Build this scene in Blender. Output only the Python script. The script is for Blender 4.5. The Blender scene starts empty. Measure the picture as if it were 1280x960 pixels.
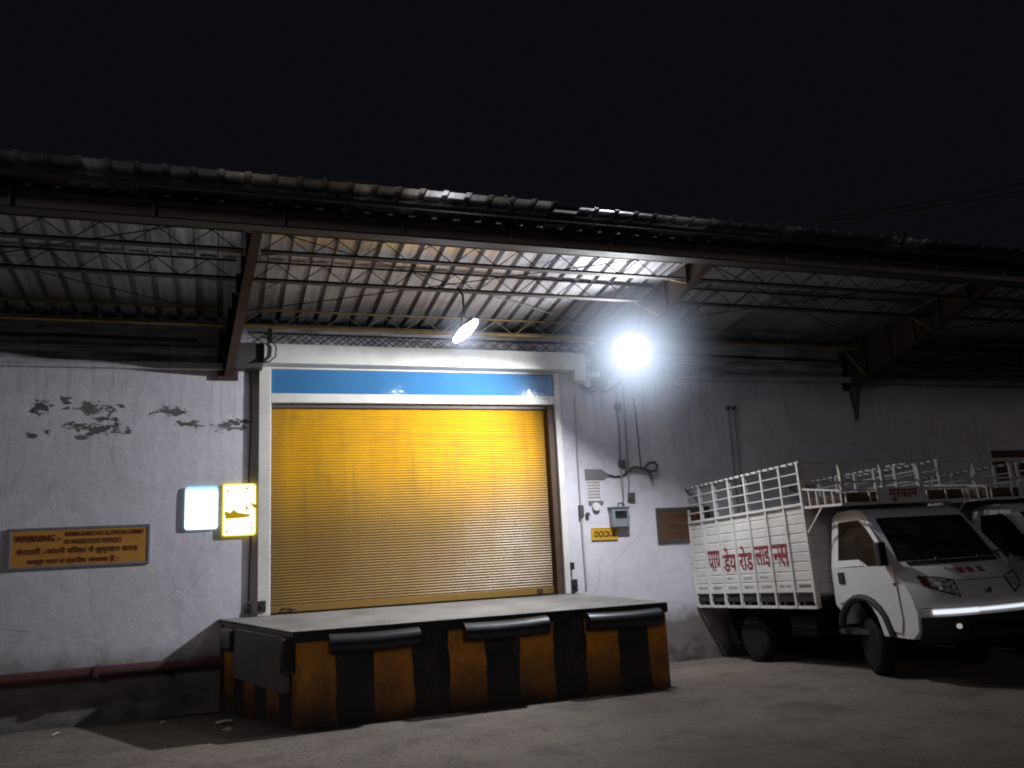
import bpy, bmesh, math, random
from mathutils import Vector, Matrix, noise
random.seed(7)
R = math.radians
sc = bpy.context.scene
HALO = 3.5
C = sc.collection
PI = math.pi

# ------------------------------------------------------------------ materials
def nodes(name):
    m = bpy.data.materials.new(name); m.use_nodes = True
    nt = m.node_tree; b = nt.nodes['Principled BSDF']
    return m, nt, b
def N(nt, typ, **kw):
    n = nt.nodes.new(typ)
    for k, v in kw.items():
        if k.startswith('i_'):
            key = k[2:]; key = int(key) if key.isdigit() else key.replace('_', ' ')
            n.inputs[key].default_value = v
        else: setattr(n, k, v)
    return n
def math_(nt, op, a, b=None, c=None, clamp=False):
    n = nt.nodes.new('ShaderNodeMath'); n.operation = op; n.use_clamp = clamp
    for i, v in enumerate((a, b, c)):
        if v is None: continue
        if isinstance(v, (int, float)): n.inputs[i].default_value = v
        else: nt.links.new(v, n.inputs[i])
    return n.outputs[0]
def ramp(nt, fac, a, b, ca=(0, 0, 0, 1), cb=(1, 1, 1, 1)):
    r = nt.nodes.new('ShaderNodeValToRGB'); e = r.color_ramp.elements
    e[0].position = a; e[1].position = b; e[0].color = ca; e[1].color = cb
    nt.links.new(fac, r.inputs[0]); return r.outputs[0]
def mixc(nt, fac, a, b):
    n = nt.nodes.new('ShaderNodeMix'); n.data_type = 'RGBA'
    for s, v in ((0, fac), (6, a), (7, b)):
        if isinstance(v, (int, float)): n.inputs[s].default_value = v
        elif isinstance(v, tuple): n.inputs[s].default_value = (*v[:3], 1)
        else: nt.links.new(v, n.inputs[s])
    return n.outputs[2]
def coords(nt, scale=(1, 1, 1), kind='Object'):
    t = nt.nodes.new('ShaderNodeTexCoord'); mp = nt.nodes.new('ShaderNodeMapping')
    mp.inputs['Scale'].default_value = scale
    nt.links.new(t.outputs[kind], mp.inputs[0]); return mp.outputs[0]
def noise_(nt, vec, scale, detail=5, rough=.6):
    n = nt.nodes.new('ShaderNodeTexNoise'); n.inputs['Scale'].default_value = scale
    n.inputs['Detail'].default_value = detail; n.inputs['Roughness'].default_value = rough
    nt.links.new(vec, n.inputs['Vector']); return n.outputs['Fac']
def bump_(nt, b, h, strength=.3, dist=.01):
    n = nt.nodes.new('ShaderNodeBump'); n.inputs['Strength'].default_value = strength
    n.inputs['Distance'].default_value = dist
    nt.links.new(h, n.inputs['Height']); nt.links.new(n.outputs[0], b.inputs['Normal'])
def basic(name, col, rough=.6, metal=0, dirt=.35, dcol=None, scale=5, bump=.15, stretch=(1, 1, 1), spec=.5):
    m, nt, b = nodes(name)
    v = coords(nt, stretch); n1 = noise_(nt, v, scale); n2 = noise_(nt, v, scale * 9, 3)
    dc = dcol or tuple(c * .4 for c in col)
    f = ramp(nt, n1, .45, .75); f = math_(nt, 'MULTIPLY', f, dirt)
    c = mixc(nt, f, col, dc)
    c = mixc(nt, math_(nt, 'MULTIPLY', n2, dirt * .5), c, tuple(x * .7 for x in col))
    nt.links.new(c, b.inputs['Base Color'])
    b.inputs['Metallic'].default_value = metal
    b.inputs['Specular IOR Level'].default_value = spec
    nt.links.new(math_(nt, 'ADD', math_(nt, 'MULTIPLY', n1, .25), rough - .12), b.inputs['Roughness'])
    if bump: bump_(nt, b, n2, bump, .004)
    return m
def emis(name, col, strength, base=None):
    m, nt, b = nodes(name)
    b.inputs['Base Color'].default_value = (*(base or col), 1)
    b.inputs['Emission Color'].default_value = (*col, 1); b.inputs['Emission Strength'].default_value = strength
    return m
M = {}
M['white_paint'] = basic('white_paint', (.62, .60, .57), .45, dirt=.4, dcol=(.30, .26, .22), scale=3)
M['cab_white'] = basic('cab_white', (.68, .67, .68), .36, dirt=.18, dcol=(.38, .34, .30), scale=3, bump=.03)
M['frame_white'] = basic('frame_white', (.66, .64, .60), .5, dirt=.5, dcol=(.33, .29, .25), scale=2.2)
M['black_plastic'] = basic('black_plastic', (.018, .018, .02), .5, dirt=.3, dcol=(.05, .045, .04))
M['black_rubber'] = basic('black_rubber', (.022, .023, .026), .38, dirt=.6, dcol=(.05, .05, .05), scale=4)
M['tyre'] = basic('tyre_rubber', (.012, .011, .011), .85, dirt=.6, dcol=(.03, .026, .022), spec=.2)
M['under_steel'] = basic('under_steel', (.010, .009, .009), .8, dirt=.5, dcol=(.02, .018, .015), spec=.2)
M['dark_steel'] = basic('dark_steel', (.035, .03, .028), .6, metal=.3, dirt=.6, dcol=(.08, .05, .035))
M['rust_steel'] = basic('rust_steel', (.055, .03, .02), .8, dirt=.8, dcol=(.02, .011, .008), scale=7)
M['beam_steel'] = basic('beam_steel', (.30, .25, .24), .75, dirt=.7, dcol=(.12, .09, .08), scale=2, stretch=(.5, 1, 2))
M['purlin_steel'] = basic('purlin_steel', (.045, .036, .032), .7, metal=0, dirt=.6, dcol=(.03, .02, .018), scale=6)
M['yellow_steel'] = basic('yellow_steel', (.30, .20, .07), .6, dirt=.7, dcol=(.10, .05, .03), scale=6)
M['side_plate'] = basic('side_plate', (.19, .17, .16), .6, dirt=.5)
M['rim'] = basic('rim_steel', (.06, .055, .055), .5, metal=.5, dirt=.7)
M['red_pipe'] = basic('red_pipe_paint', (.075, .024, .026), .5, dirt=.8, dcol=(.05, .035, .03), scale=4)
M['grey_box'] = basic('grey_box', (.20, .22, .24), .5, dirt=.4, dcol=(.10, .10, .10))
M['grey_plate'] = basic('grey_plate', (.16, .16, .16), .6, dirt=.5)
M['pipe_grey'] = basic('pipe_grey', (.22, .22, .23), .5, dirt=.6)
M['pale_pipe'] = basic('pale_pipe', (.42, .42, .43), .5, dirt=.5)
M['cable'] = basic('cable_black', (.03, .03, .035), .6)
M['orange_sign'] = basic('orange_sign', (.50, .23, .04), .5, dirt=.5, dcol=(.26, .12, .03), scale=2.5)
M['yellow_sign'] = basic('yellow_sign', (.55, .32, .02), .5, dirt=.3)
M['red_letter'] = basic('red_letter', (.12, .018, .010), .5, dirt=.2, bump=0)
M['truck_red'] = basic('truck_red', (.20, .012, .022), .5, dirt=.4, dcol=(.4, .2, .2), scale=12, bump=0)
M['grey_letter'] = basic('grey_letter', (.10, .09, .10), .5, dirt=.2, bump=0)
M['dark_board'] = basic('dark_board', (.10, .055, .03), .6, dirt=.6, dcol=(.05, .03, .02))
M['dark_frame'] = basic('dark_frame', (.07, .06, .06), .6)
M['grey_frame'] = basic('grey_frame', (.17, .18, .22), .5, dirt=.4)
M['brown_channel'] = basic('brown_channel', (.075, .04, .025), .6, dirt=.6)
M['litter'] = basic('litter', (.65, .65, .62), .6, dirt=.2)
M['paper'] = basic('paper', (.60, .58, .58), .7, dirt=.1, bump=0)
M['interior'] = basic('cab_interior', (.035, .03, .028), .8)
M['amber'] = basic('amber_lens', (.14, .03, .015), .2)
M['lamp_face'] = emis('lamp_face', (.93, .96, 1), 22)
M['lamp_face_soft'] = emis('lamp_face_soft', (.93, .96, 1), 7)
M['sign_white'] = emis('reflective_white_glow', (1, 1, 1), 1.15, (.8, .8, .8))  # emission stands in for the light that sign sheeting throws back
M['sign_cyan'] = emis('reflective_cyan_glow', (.42, .80, .95), .75, (.4, .7, .8))
M['sign_yellow'] = emis('reflective_yellow_glow', (1, .99, .74), 1.25, (.8, .7, .1))
M['sign_yellow_edge'] = emis('reflective_yellow_edge_glow', (.95, .78, .05), .75, (.8, .6, .05))
M['sign_dark'] = emis('sign_symbol_glow', (.45, .30, .0), .65, (.2, .12, .0))
M['sign_pale'] = emis('sign_pale_print_glow', (.75, .78, .80), .9, (.6, .6, .6))
M['strip_white'] = emis('reflective_strip_glow', (.86, .92, 1), .95, (.8, .8, .8))  # tape shine painted as emission, there is no lamp in it
M['fog'] = emis('fog_reflector_glow', (.9, .85, .8), .35, (.7, .7, .7))  # weak emission gives the fog lens its shine

def glass_dark(name, col, rough=.08):
    m, nt, b = nodes(name)
    n = ramp(nt, noise_(nt, coords(nt, (1, 1, 2)), 4, 6), .42, .65)
    nt.links.new(mixc(nt, n, col, tuple(c * 3.2 for c in col)), b.inputs['Base Color'])
    b.inputs['Roughness'].default_value = rough; b.inputs['IOR'].default_value = 1.45
    return m
M['glass'] = glass_dark('windscreen_glass', (.008, .009, .010), .12)
M['side_glass'] = glass_dark('side_glass', (.010, .008, .006), .3); M['side_glass'].node_tree.nodes['Principled BSDF'].inputs['Specular IOR Level'].default_value = .12
def lampglass():
    m, nt, b = nodes('headlamp_lens')
    v = coords(nt); n = noise_(nt, v, 28, 2)
    nt.links.new(ramp(nt, n, .35, .62, (.03, .03, .035, 1), (.85, .85, .88, 1)), b.inputs['Base Color'])
    b.inputs['Metallic'].default_value = .15; b.inputs['Roughness'].default_value = .15
    b.inputs['Coat Weight'].default_value = 1
    bump_(nt, b, n, .5, .01); return m
M['headlamp'] = lampglass()

PEEL = [(28, 510, 14, 9), (60, 500, 8, 5), (92, 508, 30, 7), (110, 520, 14, 4), (72, 531, 18, 4), (100, 536, 24, 8), (125, 530, 7, 10), (18, 546, 10, 4), (80, 546, 10, 4), (36, 541, 5, 4), (200, 508, 24, 6), (222, 524, 20, 5), (278, 524, 22, 7), (298, 517, 10, 4), (140, 534, 5, 5), (130, 503, 6, 3)]
def wall_mat():
    m, nt, b = nodes('wall_plaster')
    v = coords(nt); t = nt.nodes.new('ShaderNodeTexCoord'); sep = nt.nodes.new('ShaderNodeSeparateXYZ')
    nt.links.new(t.outputs['Object'], sep.inputs[0]); X, Y, Z = sep.outputs
    big = noise_(nt, v, .9, 6); mid = noise_(nt, v, 4, 7); fine = noise_(nt, v, 40, 4)
    streak = noise_(nt, coords(nt, (7, 1, .45)), 1.6, 6, .65)
    c = mixc(nt, ramp(nt, big, .35, .7), (.64, .61, .655), (.52, .49, .53))
    c = mixc(nt, math_(nt, 'MULTIPLY', ramp(nt, mid, .5, .72), .35), c, (.34, .32, .33))
    # streaks hanging from the ledge
    top = math_(nt, 'MULTIPLY', ramp(nt, Z, .0, 1.0), 1)
    mr = N(nt, 'ShaderNodeMapRange'); nt.links.new(Z, mr.inputs[0]); mr.inputs[1].default_value = 2.2; mr.inputs[2].default_value = 4.4
    c = mixc(nt, math_(nt, 'MULTIPLY', math_(nt, 'MULTIPLY', ramp(nt, streak, .52, .68), mr.outputs[0]), .55), c, (.22, .20, .20))
    # grime above the ledge
    mr2 = N(nt, 'ShaderNodeMapRange'); nt.links.new(Z, mr2.inputs[0]); mr2.inputs[1].default_value = 4.05; mr2.inputs[2].default_value = 4.2
    band = noise_(nt, coords(nt, (.7, 1, 7)), 2.2, 6)
    c = mixc(nt, math_(nt, 'MULTIPLY', mr2.outputs[0], math_(nt, 'MULTIPLY', ramp(nt, band, .40, .60), .75)), c, (.14, .12, .115))
    # dirty foot of the wall
    mr3 = N(nt, 'ShaderNodeMapRange'); nt.links.new(math_(nt, 'ADD', Z, math_(nt, 'MULTIPLY', mid, .5)), mr3.inputs[0])
    mr3.inputs[1].default_value = .95; mr3.inputs[2].default_value = .62
    c = mixc(nt, math_(nt, 'MULTIPLY', mr3.outputs[0], .85), c, (.13, .11, .10))
    grime = noise_(nt, coords(nt, (1, 1, 1.6)), 2.4, 8, .7)
    mr5 = N(nt, 'ShaderNodeMapRange'); nt.links.new(Z, mr5.inputs[0]); mr5.inputs[1].default_value = .45; mr5.inputs[2].default_value = .0
    c = mixc(nt, math_(nt, 'MULTIPLY', math_(nt, 'MULTIPLY', mr5.outputs[0], ramp(nt, grime, .4, .62)), .8), c, (.05, .042, .038))
    # peeled paint: irregular patches of bare dark plaster, each where it is on the wall
    pn = noise_(nt, coords(nt, (1, 1, 2.2)), 7, 8, .72); pb = noise_(nt, coords(nt, (1, 1, 2)), 22, 4, .6)
    peel = None; grey = None
    for (px, py, rx, ry) in PEEL:
        x, z = -2.99+px*.0088, 4.134-(py-455+px*.035)/103
        dx = math_(nt, 'DIVIDE', math_(nt, 'SUBTRACT', X, x), rx*.0088*1.25); dz = math_(nt, 'DIVIDE', math_(nt, 'SUBTRACT', Z, z), ry/103*1.3)
        d = math_(nt, 'SQRT', math_(nt, 'ADD', math_(nt, 'MULTIPLY', dx, dx), math_(nt, 'MULTIPLY', dz, dz)))
        e = math_(nt, 'SUBTRACT', 1.0, d)
        peel = e if peel is None else math_(nt, 'MAXIMUM', peel, e)
    pm = math_(nt, 'ADD', math_(nt, 'MAXIMUM', peel, -1.2), math_(nt, 'ADD', math_(nt, 'MULTIPLY', math_(nt, 'SUBTRACT', pn, .5), 5.0), math_(nt, 'MULTIPLY', math_(nt, 'SUBTRACT', pb, .5), 1.5)))
    peel = ramp(nt, pm, .30, .36)
    c = mixc(nt, math_(nt, 'MULTIPLY', peel, .93), c, mixc(nt, ramp(nt, mid, .4, .6), (.045, .04, .03), (.13, .115, .11)))
    # small chips and a few hairline cracks
    chips = noise_(nt, coords(nt, (1, 1, 1)), 9, 3, .5)
    c = mixc(nt, math_(nt, 'MULTIPLY', ramp(nt, chips, .735, .75), .7), c, (.12, .10, .09))
    vo = N(nt, 'ShaderNodeTexVoronoi'); vo.feature = 'DISTANCE_TO_EDGE'; vo.inputs['Scale'].default_value = .8
    mixv = N(nt, 'ShaderNodeMix'); mixv.data_type = 'VECTOR'; mixv.inputs[0].default_value = .18
    nt.links.new(v, mixv.inputs[4]); nn = N(nt, 'ShaderNodeTexNoise'); nn.inputs['Scale'].default_value = 2; nt.links.new(v, nn.inputs['Vector'])
    nt.links.new(nn.outputs['Color'], mixv.inputs[5]); nt.links.new(mixv.outputs[1], vo.inputs['Vector'])
    cr = ramp(nt, vo.outputs[0], .002, .007, (1, 1, 1, 1), (0, 0, 0, 1))
    c = mixc(nt, math_(nt, 'MULTIPLY', cr, math_(nt, 'MULTIPLY', ramp(nt, big, .5, .62), .45)), c, (.18, .16, .16))
    nt.links.new(c, b.inputs['Base Color'])
    b.inputs['Roughness'].default_value = .75; b.inputs['Specular IOR Level'].default_value = .3
    h = math_(nt, 'ADD', math_(nt, 'MULTIPLY', mid, 1.3), math_(nt, 'SUBTRACT', math_(nt, 'MULTIPLY', fine, .3), math_(nt, 'MULTIPLY', peel, .5)))
    bump_(nt, b, h, .38, .018)
    return m
M['wall'] = wall_mat()

def ground_mat():
    m, nt, b = nodes('ground_tarmac')
    v = coords(nt); big = noise_(nt, v, .35, 6); mid = noise_(nt, v, 2.2, 8, .65); fine = noise_(nt, v, 45, 5, .7)
    tr = noise_(nt, coords(nt, (.35, 1.6, 1)), 1.3, 5)
    c = mixc(nt, ramp(nt, big, .35, .65), (.25, .205, .17), (.14, .115, .098))
    c = mixc(nt, math_(nt, 'MULTIPLY', ramp(nt, mid, .5, .68), .6), c, (.075, .06, .055))
    c = mixc(nt, math_(nt, 'MULTIPLY', ramp(nt, tr, .48, .62), .5), c, (.23, .185, .14))
    c = mixc(nt, math_(nt, 'MULTIPLY', ramp(nt, fine, .48, .66), .6), c, (.05, .042, .038))
    gr = noise_(nt, v, 13, 6, .75)
    c = mixc(nt, math_(nt, 'MULTIPLY', ramp(nt, gr, .5, .64), .45), c, (.07, .058, .05))
    ck = N(nt, 'ShaderNodeTexVoronoi'); ck.feature = 'DISTANCE_TO_EDGE'; ck.inputs['Scale'].default_value = .55
    wv = N(nt, 'ShaderNodeTexNoise'); wv.inputs['Scale'].default_value = 1.6; wv.inputs['Detail'].default_value = 6; nt.links.new(v, wv.inputs['Vector'])
    mv = N(nt, 'ShaderNodeMix'); mv.data_type = 'VECTOR'; mv.inputs[0].default_value = .3; nt.links.new(v, mv.inputs[4]); nt.links.new(wv.outputs['Color'], mv.inputs[5]); nt.links.new(mv.outputs[1], ck.inputs['Vector'])
    c = mixc(nt, math_(nt, 'MULTIPLY', ramp(nt, ck.outputs[0], .004, .012, (1, 1, 1, 1), (0, 0, 0, 1)), math_(nt, 'MULTIPLY', ramp(nt, big, .52, .60), .5)), c, (.05, .042, .038))
    oil = noise_(nt, v, .8, 3)
    c = mixc(nt, math_(nt, 'MULTIPLY', ramp(nt, oil, .60, .68), .5), c, (.045, .04, .038))
    pale = N(nt, 'ShaderNodeTexVoronoi'); pale.inputs['Scale'].default_value = 14; nt.links.new(v, pale.inputs['Vector'])
    c = mixc(nt, ramp(nt, pale.outputs[0], .035, .07, (.5, .5, .5, 1), (0, 0, 0, 1)), c, (.32, .28, .25))
    nt.links.new(c, b.inputs['Base Color'])
    nt.links.new(math_(nt, 'ADD', math_(nt, 'MULTIPLY', mid, .3), .62), b.inputs['Roughness'])
    b.inputs['Specular IOR Level'].default_value = .3
    bump_(nt, b, math_(nt, 'ADD', math_(nt, 'MULTIPLY', mid, 1.4), math_(nt, 'ADD', math_(nt, 'MULTIPLY', gr, .5), math_(nt, 'MULTIPLY', fine, .35))), .9, .035)
    return m
M['ground'] = ground_mat()

def roof_mat():
    m, nt, b = nodes('galvanised_sheet')
    t = nt.nodes.new('ShaderNodeTexCoord'); sep = nt.nodes.new('ShaderNodeSeparateXYZ'); nt.links.new(t.outputs['Object'], sep.inputs[0])
    fx = math_(nt, 'FLOOR', math_(nt, 'DIVIDE', sep.outputs[0], .99)); fy = math_(nt, 'FLOOR', math_(nt, 'DIVIDE', sep.outputs[1], 1.9))
    cmb = N(nt, 'ShaderNodeCombineXYZ'); nt.links.new(fx, cmb.inputs[0]); nt.links.new(fy, cmb.inputs[1])
    wn = N(nt, 'ShaderNodeTexWhiteNoise'); nt.links.new(cmb.outputs[0], wn.inputs['Vector'])
    st = noise_(nt, coords(nt, (14, .8, 1)), 1.2, 6); n = noise_(nt, coords(nt), 3, 6)
    c = mixc(nt, wn.outputs[0], (.34, .33, .35), (.60, .58, .60))
    c = mixc(nt, math_(nt, 'MULTIPLY', ramp(nt, st, .45, .7), .6), c, (.15, .12, .11))
    c = mixc(nt, math_(nt, 'MULTIPLY', ramp(nt, n, .5, .7), .4), c, (.12, .09, .08))
    nt.links.new(c, b.inputs['Base Color']); b.inputs['Metallic'].default_value = .55
    nt.links.new(math_(nt, 'ADD', math_(nt, 'MULTIPLY', n, .3), .22), b.inputs['Roughness'])
    bump_(nt, b, st, .25, .01); return m
M['roof'] = roof_mat()

def edge_mat():
    m = M['roof'].copy(); m.name = 'shaded_eave_sheet'; nt = m.node_tree; b = nt.nodes['Principled BSDF']  # darker copy of the roof sheet, shade of the lip put into its colour
    src = b.inputs['Base Color'].links[0].from_socket
    n = noise_(nt, coords(nt, (.9, .3, 1)), 1.1, 2)
    nt.links.new(mixc(nt, ramp(nt, n, .50, .60, (.88, .88, .88, 1), (0, 0, 0, 1)), src, (.03, .03, .035)), b.inputs['Base Color'])
    return m
M['shaded_eave_sheet'] = edge_mat()
def shutter_mat():
    m, nt, b = nodes('yellow_shutter_paint')
    t = nt.nodes.new('ShaderNodeTexCoord'); sep = nt.nodes.new('ShaderNodeSeparateXYZ'); nt.links.new(t.outputs['Object'], sep.inputs[0])
    Z = sep.outputs[2]; v = coords(nt)
    n = noise_(nt, v, 2.2, 7); hs = noise_(nt, coords(nt, (.8, 1, 16)), 2, 5)
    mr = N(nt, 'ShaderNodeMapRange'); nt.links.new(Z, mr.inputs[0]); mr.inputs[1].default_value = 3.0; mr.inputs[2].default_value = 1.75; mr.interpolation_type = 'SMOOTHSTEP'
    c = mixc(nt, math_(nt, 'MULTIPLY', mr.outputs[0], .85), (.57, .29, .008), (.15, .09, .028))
    c = mixc(nt, math_(nt, 'MULTIPLY', ramp(nt, n, .48, .72), .35), c, (.24, .14, .02))
    gv = noise_(nt, coords(nt, (5, 1, .5)), 1.5, 6)
    c = mixc(nt, math_(nt, 'MULTIPLY', ramp(nt, gv, .52, .70), .22), c, (.10, .065, .03))
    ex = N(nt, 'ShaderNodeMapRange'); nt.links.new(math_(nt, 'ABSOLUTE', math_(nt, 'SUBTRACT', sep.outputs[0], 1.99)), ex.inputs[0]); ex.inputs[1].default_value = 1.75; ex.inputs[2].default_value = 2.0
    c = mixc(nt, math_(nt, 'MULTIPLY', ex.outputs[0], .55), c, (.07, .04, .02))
    c = mixc(nt, math_(nt, 'MULTIPLY', ramp(nt, hs, .5, .72), .35), c, (.22, .13, .03))
    nt.links.new(c, b.inputs['Base Color'])
    nt.links.new(math_(nt, 'ADD', math_(nt, 'MULTIPLY', n, .3), .28), b.inputs['Roughness'])
    return m
M['shutter'] = shutter_mat()

def blue_mat():
    m, nt, b = nodes('blue_panel')
    v = coords(nt); n = noise_(nt, v, 1.3, 3); f = noise_(nt, coords(nt, (3, 1, 3)), 3, 2)
    nt.links.new(mixc(nt, n, (.035, .13, .29), (.06, .19, .37)), b.inputs['Base Color'])
    b.inputs['Roughness'].default_value = .10; b.inputs['Coat Weight'].default_value = 1; b.inputs['Coat Roughness'].default_value = .05
    bump_(nt, b, f, .10, .03); return m
M['blue'] = blue_mat()

def stripe_mat():
    m, nt, b = nodes('hazard_stripes')
    uv = N(nt, 'ShaderNodeUVMap'); sep = nt.nodes.new('ShaderNodeSeparateXYZ'); nt.links.new(uv.outputs[0], sep.inputs[0])
    v = coords(nt); n = noise_(nt, v, 3, 7); f = noise_(nt, v, 22, 4)
    u = math_(nt, 'ADD', sep.outputs[0], math_(nt, 'MULTIPLY', math_(nt, 'SUBTRACT', f, .5), .035))
    u = math_(nt, 'ADD', u, math_(nt, 'MULTIPLY', math_(nt, 'SUBTRACT', n, .5), .09))
    fr = math_(nt, 'FRACT', math_(nt, 'DIVIDE', u, .787))
    st = math_(nt, 'LESS_THAN', fr, .51)
    st = math_(nt, 'MULTIPLY', st, math_(nt, 'LESS_THAN', sep.outputs[1], .93))
    org = mixc(nt, ramp(nt, n, .4, .7), (.66, .26, .022), (.42, .16, .02))
    blk = mixc(nt, ramp(nt, n, .45, .7), (.012, .014, .018), (.03, .032, .035))
    c = mixc(nt, st, blk, org)
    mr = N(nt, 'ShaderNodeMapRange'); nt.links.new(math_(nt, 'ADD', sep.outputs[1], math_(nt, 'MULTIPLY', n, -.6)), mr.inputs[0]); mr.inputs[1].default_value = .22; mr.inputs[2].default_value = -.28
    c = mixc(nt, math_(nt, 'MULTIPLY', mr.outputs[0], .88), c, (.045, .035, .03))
    c = mixc(nt, ramp(nt, f, .64, .68), c, (.06, .05, .045))
    sc_ = noise_(nt, coords(nt, (1, 1, .35)), 6, 7, .7)
    c = mixc(nt, math_(nt, 'MULTIPLY', ramp(nt, sc_, .52, .66), .6), c, (.09, .055, .03))
    nt.links.new(c, b.inputs['Base Color']); b.inputs['Roughness'].default_value = .6
    bump_(nt, b, math_(nt, 'ADD', n, math_(nt, 'MULTIPLY', f, .4)), .35, .015); return m
M['stripes'] = stripe_mat()
def conc():
    m, nt, b = nodes('dock_concrete')
    v = coords(nt); n = noise_(nt, v, 1.7, 8, .65); f = noise_(nt, v, 35, 4)
    c = mixc(nt, ramp(nt, n, .35, .7), (.25, .24, .23), (.13, .12, .11))
    c = mixc(nt, math_(nt, 'MULTIPLY', ramp(nt, f, .5, .8), .3), c, (.12, .11, .10))
    nt.links.new(c, b.inputs['Base Color']); b.inputs['Roughness'].default_value = .6
    bump_(nt, b, math_(nt, 'ADD', n, math_(nt, 'MULTIPLY', f, .3)), .3, .01); return m
M['concrete'] = conc()

# ------------------------------------------------------------------ mesh helpers
class MB:
    def __init__(s): s.bm = bmesh.new(); s.uv = None
    def v(s, *p): return s.bm.verts.new(p)
    def face(s, pts, mi=0, uvs=None):
        f = s.bm.faces.new([s.bm.verts.new(p) for p in pts]); f.material_index = mi
        if uvs:
            if s.uv is None: s.uv = s.bm.loops.layers.uv.new('UVMap')
            for l, q in zip(f.loops, uvs): l[s.uv].uv = q
        return f
    def box(s, x0, x1, y0, y1, z0, z1, mi=0, mat=None, bev=0):
        r = bmesh.ops.create_cube(s.bm, size=1)['verts']
        T = Matrix.Translation(((x0+x1)/2, (y0+y1)/2, (z0+z1)/2)) @ Matrix.Diagonal((abs(x1-x0), abs(y1-y0), abs(z1-z0), 1))
        if mat: T = mat @ T
        bmesh.ops.transform(s.bm, matrix=T, verts=r)
        for f in {f for v in r for f in v.link_faces}: f.material_index = mi
        if bev:
            es = list({e for v in r for e in v.link_edges})
            bmesh.ops.bevel(s.bm, geom=es, offset=bev, segments=2, affect='EDGES', profile=.7)
        return s
    def bar(s, a, b, w, h=None, up=(0, 0, 1)):
        a, b = Vector(a), Vector(b); h = h or w; d = (b-a); L = d.length; d.normalize()
        up = Vector(up)
        if abs(d.dot(up)) > .98: up = Vector((0, 1, 0))
        x = d.cross(up).normalized(); z = x.cross(d)
        m = Matrix((x, d, z)).transposed().to_4x4(); m.translation = (a+b)/2
        return s.box(-w/2, w/2, -L/2, L/2, -h/2, h/2, mat=m)
    def tube(s, pts, r, n=8, caps=True):
        pts = [Vector(p) for p in pts]; rings = []
        prev = None
        for i, p in enumerate(pts):
            d = (pts[min(i+1, len(pts)-1)] - pts[max(i-1, 0)]).normalized()
            if prev is None:
                up = Vector((0, 0, 1)) if abs(d.z) < .95 else Vector((1, 0, 0))
                x = d.cross(up).normalized()
            else: x = (prev - d*prev.dot(d)).normalized()
            prev = x; y = d.cross(x)
            rr = r[i] if isinstance(r, (list, tuple)) else r
            rings.append([s.bm.verts.new(p + x*math.cos(2*PI*k/n)*rr + y*math.sin(2*PI*k/n)*rr) for k in range(n)])
        for a, b in zip(rings, rings[1:]):
            for k in range(n): s.bm.faces.new((a[k], a[(k+1) % n], b[(k+1) % n], b[k]))
        if caps: s.bm.faces.new(rings[0][::-1]); s.bm.faces.new(rings[-1])
        return s
    def lathe(s, prof, axis='x', centre=(0, 0, 0), n=28):
        c = Vector(centre); rings = []
        for a, r in prof:
            ring = []
            for k in range(n):
                t = 2*PI*k/n; q = (a, r*math.cos(t), r*math.sin(t)) if axis == 'x' else ((r*math.cos(t), a, r*math.sin(t)) if axis == 'y' else (r*math.cos(t), r*math.sin(t), a))
                ring.append(s.bm.verts.new(c+Vector(q)))
            rings.append(ring)
        for a, b in zip(rings, rings[1:]):
            for k in range(n): s.bm.faces.new((a[k], a[(k+1) % n], b[(k+1) % n], b[k]))
        for ring in (rings[0], rings[-1]):
            try: s.bm.faces.new(ring)
            except ValueError: pass
        return s
    def build(s, name, mat, parent=None, smooth=False, bevel=0, weld=False):
        if weld: bmesh.ops.remove_doubles(s.bm, verts=s.bm.verts, dist=1e-5)
        bmesh.ops.recalc_face_normals(s.bm, faces=s.bm.faces)
        me = bpy.data.meshes.new(name); s.bm.to_mesh(me); s.bm.free()
        for mm in (mat if isinstance(mat, (list, tuple)) else [mat]): me.materials.append(mm)
        if smooth:
            for p in me.polygons: p.use_smooth = True
            me.set_sharp_from_angle(angle=R(38))
        o = bpy.data.objects.new(name, me); C.objects.link(o)
        if parent: o.parent = parent
        if bevel:
            b = o.modifiers.new('bevel', 'BEVEL'); b.width = bevel; b.segments = 2; b.limit_method = 'ANGLE'; b.angle_limit = R(40)
        return o
def tag(o, label=None, cat=None, group=None, kind=None):
    if label: o['label'] = label
    if cat: o['category'] = cat
    if group: o['group'] = group
    if kind: o['kind'] = kind
    return o
def empty(name, loc=(0, 0, 0)):
    o = bpy.data.objects.new(name, None); o.empty_display_size = .2; C.objects.link(o); o.location = loc; return o
def copy_tree(o, parent=None):
    c = o.copy(); C.objects.link(c); c.parent = parent
    for ch in list(o.children): copy_tree(ch, c)
    return c

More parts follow.
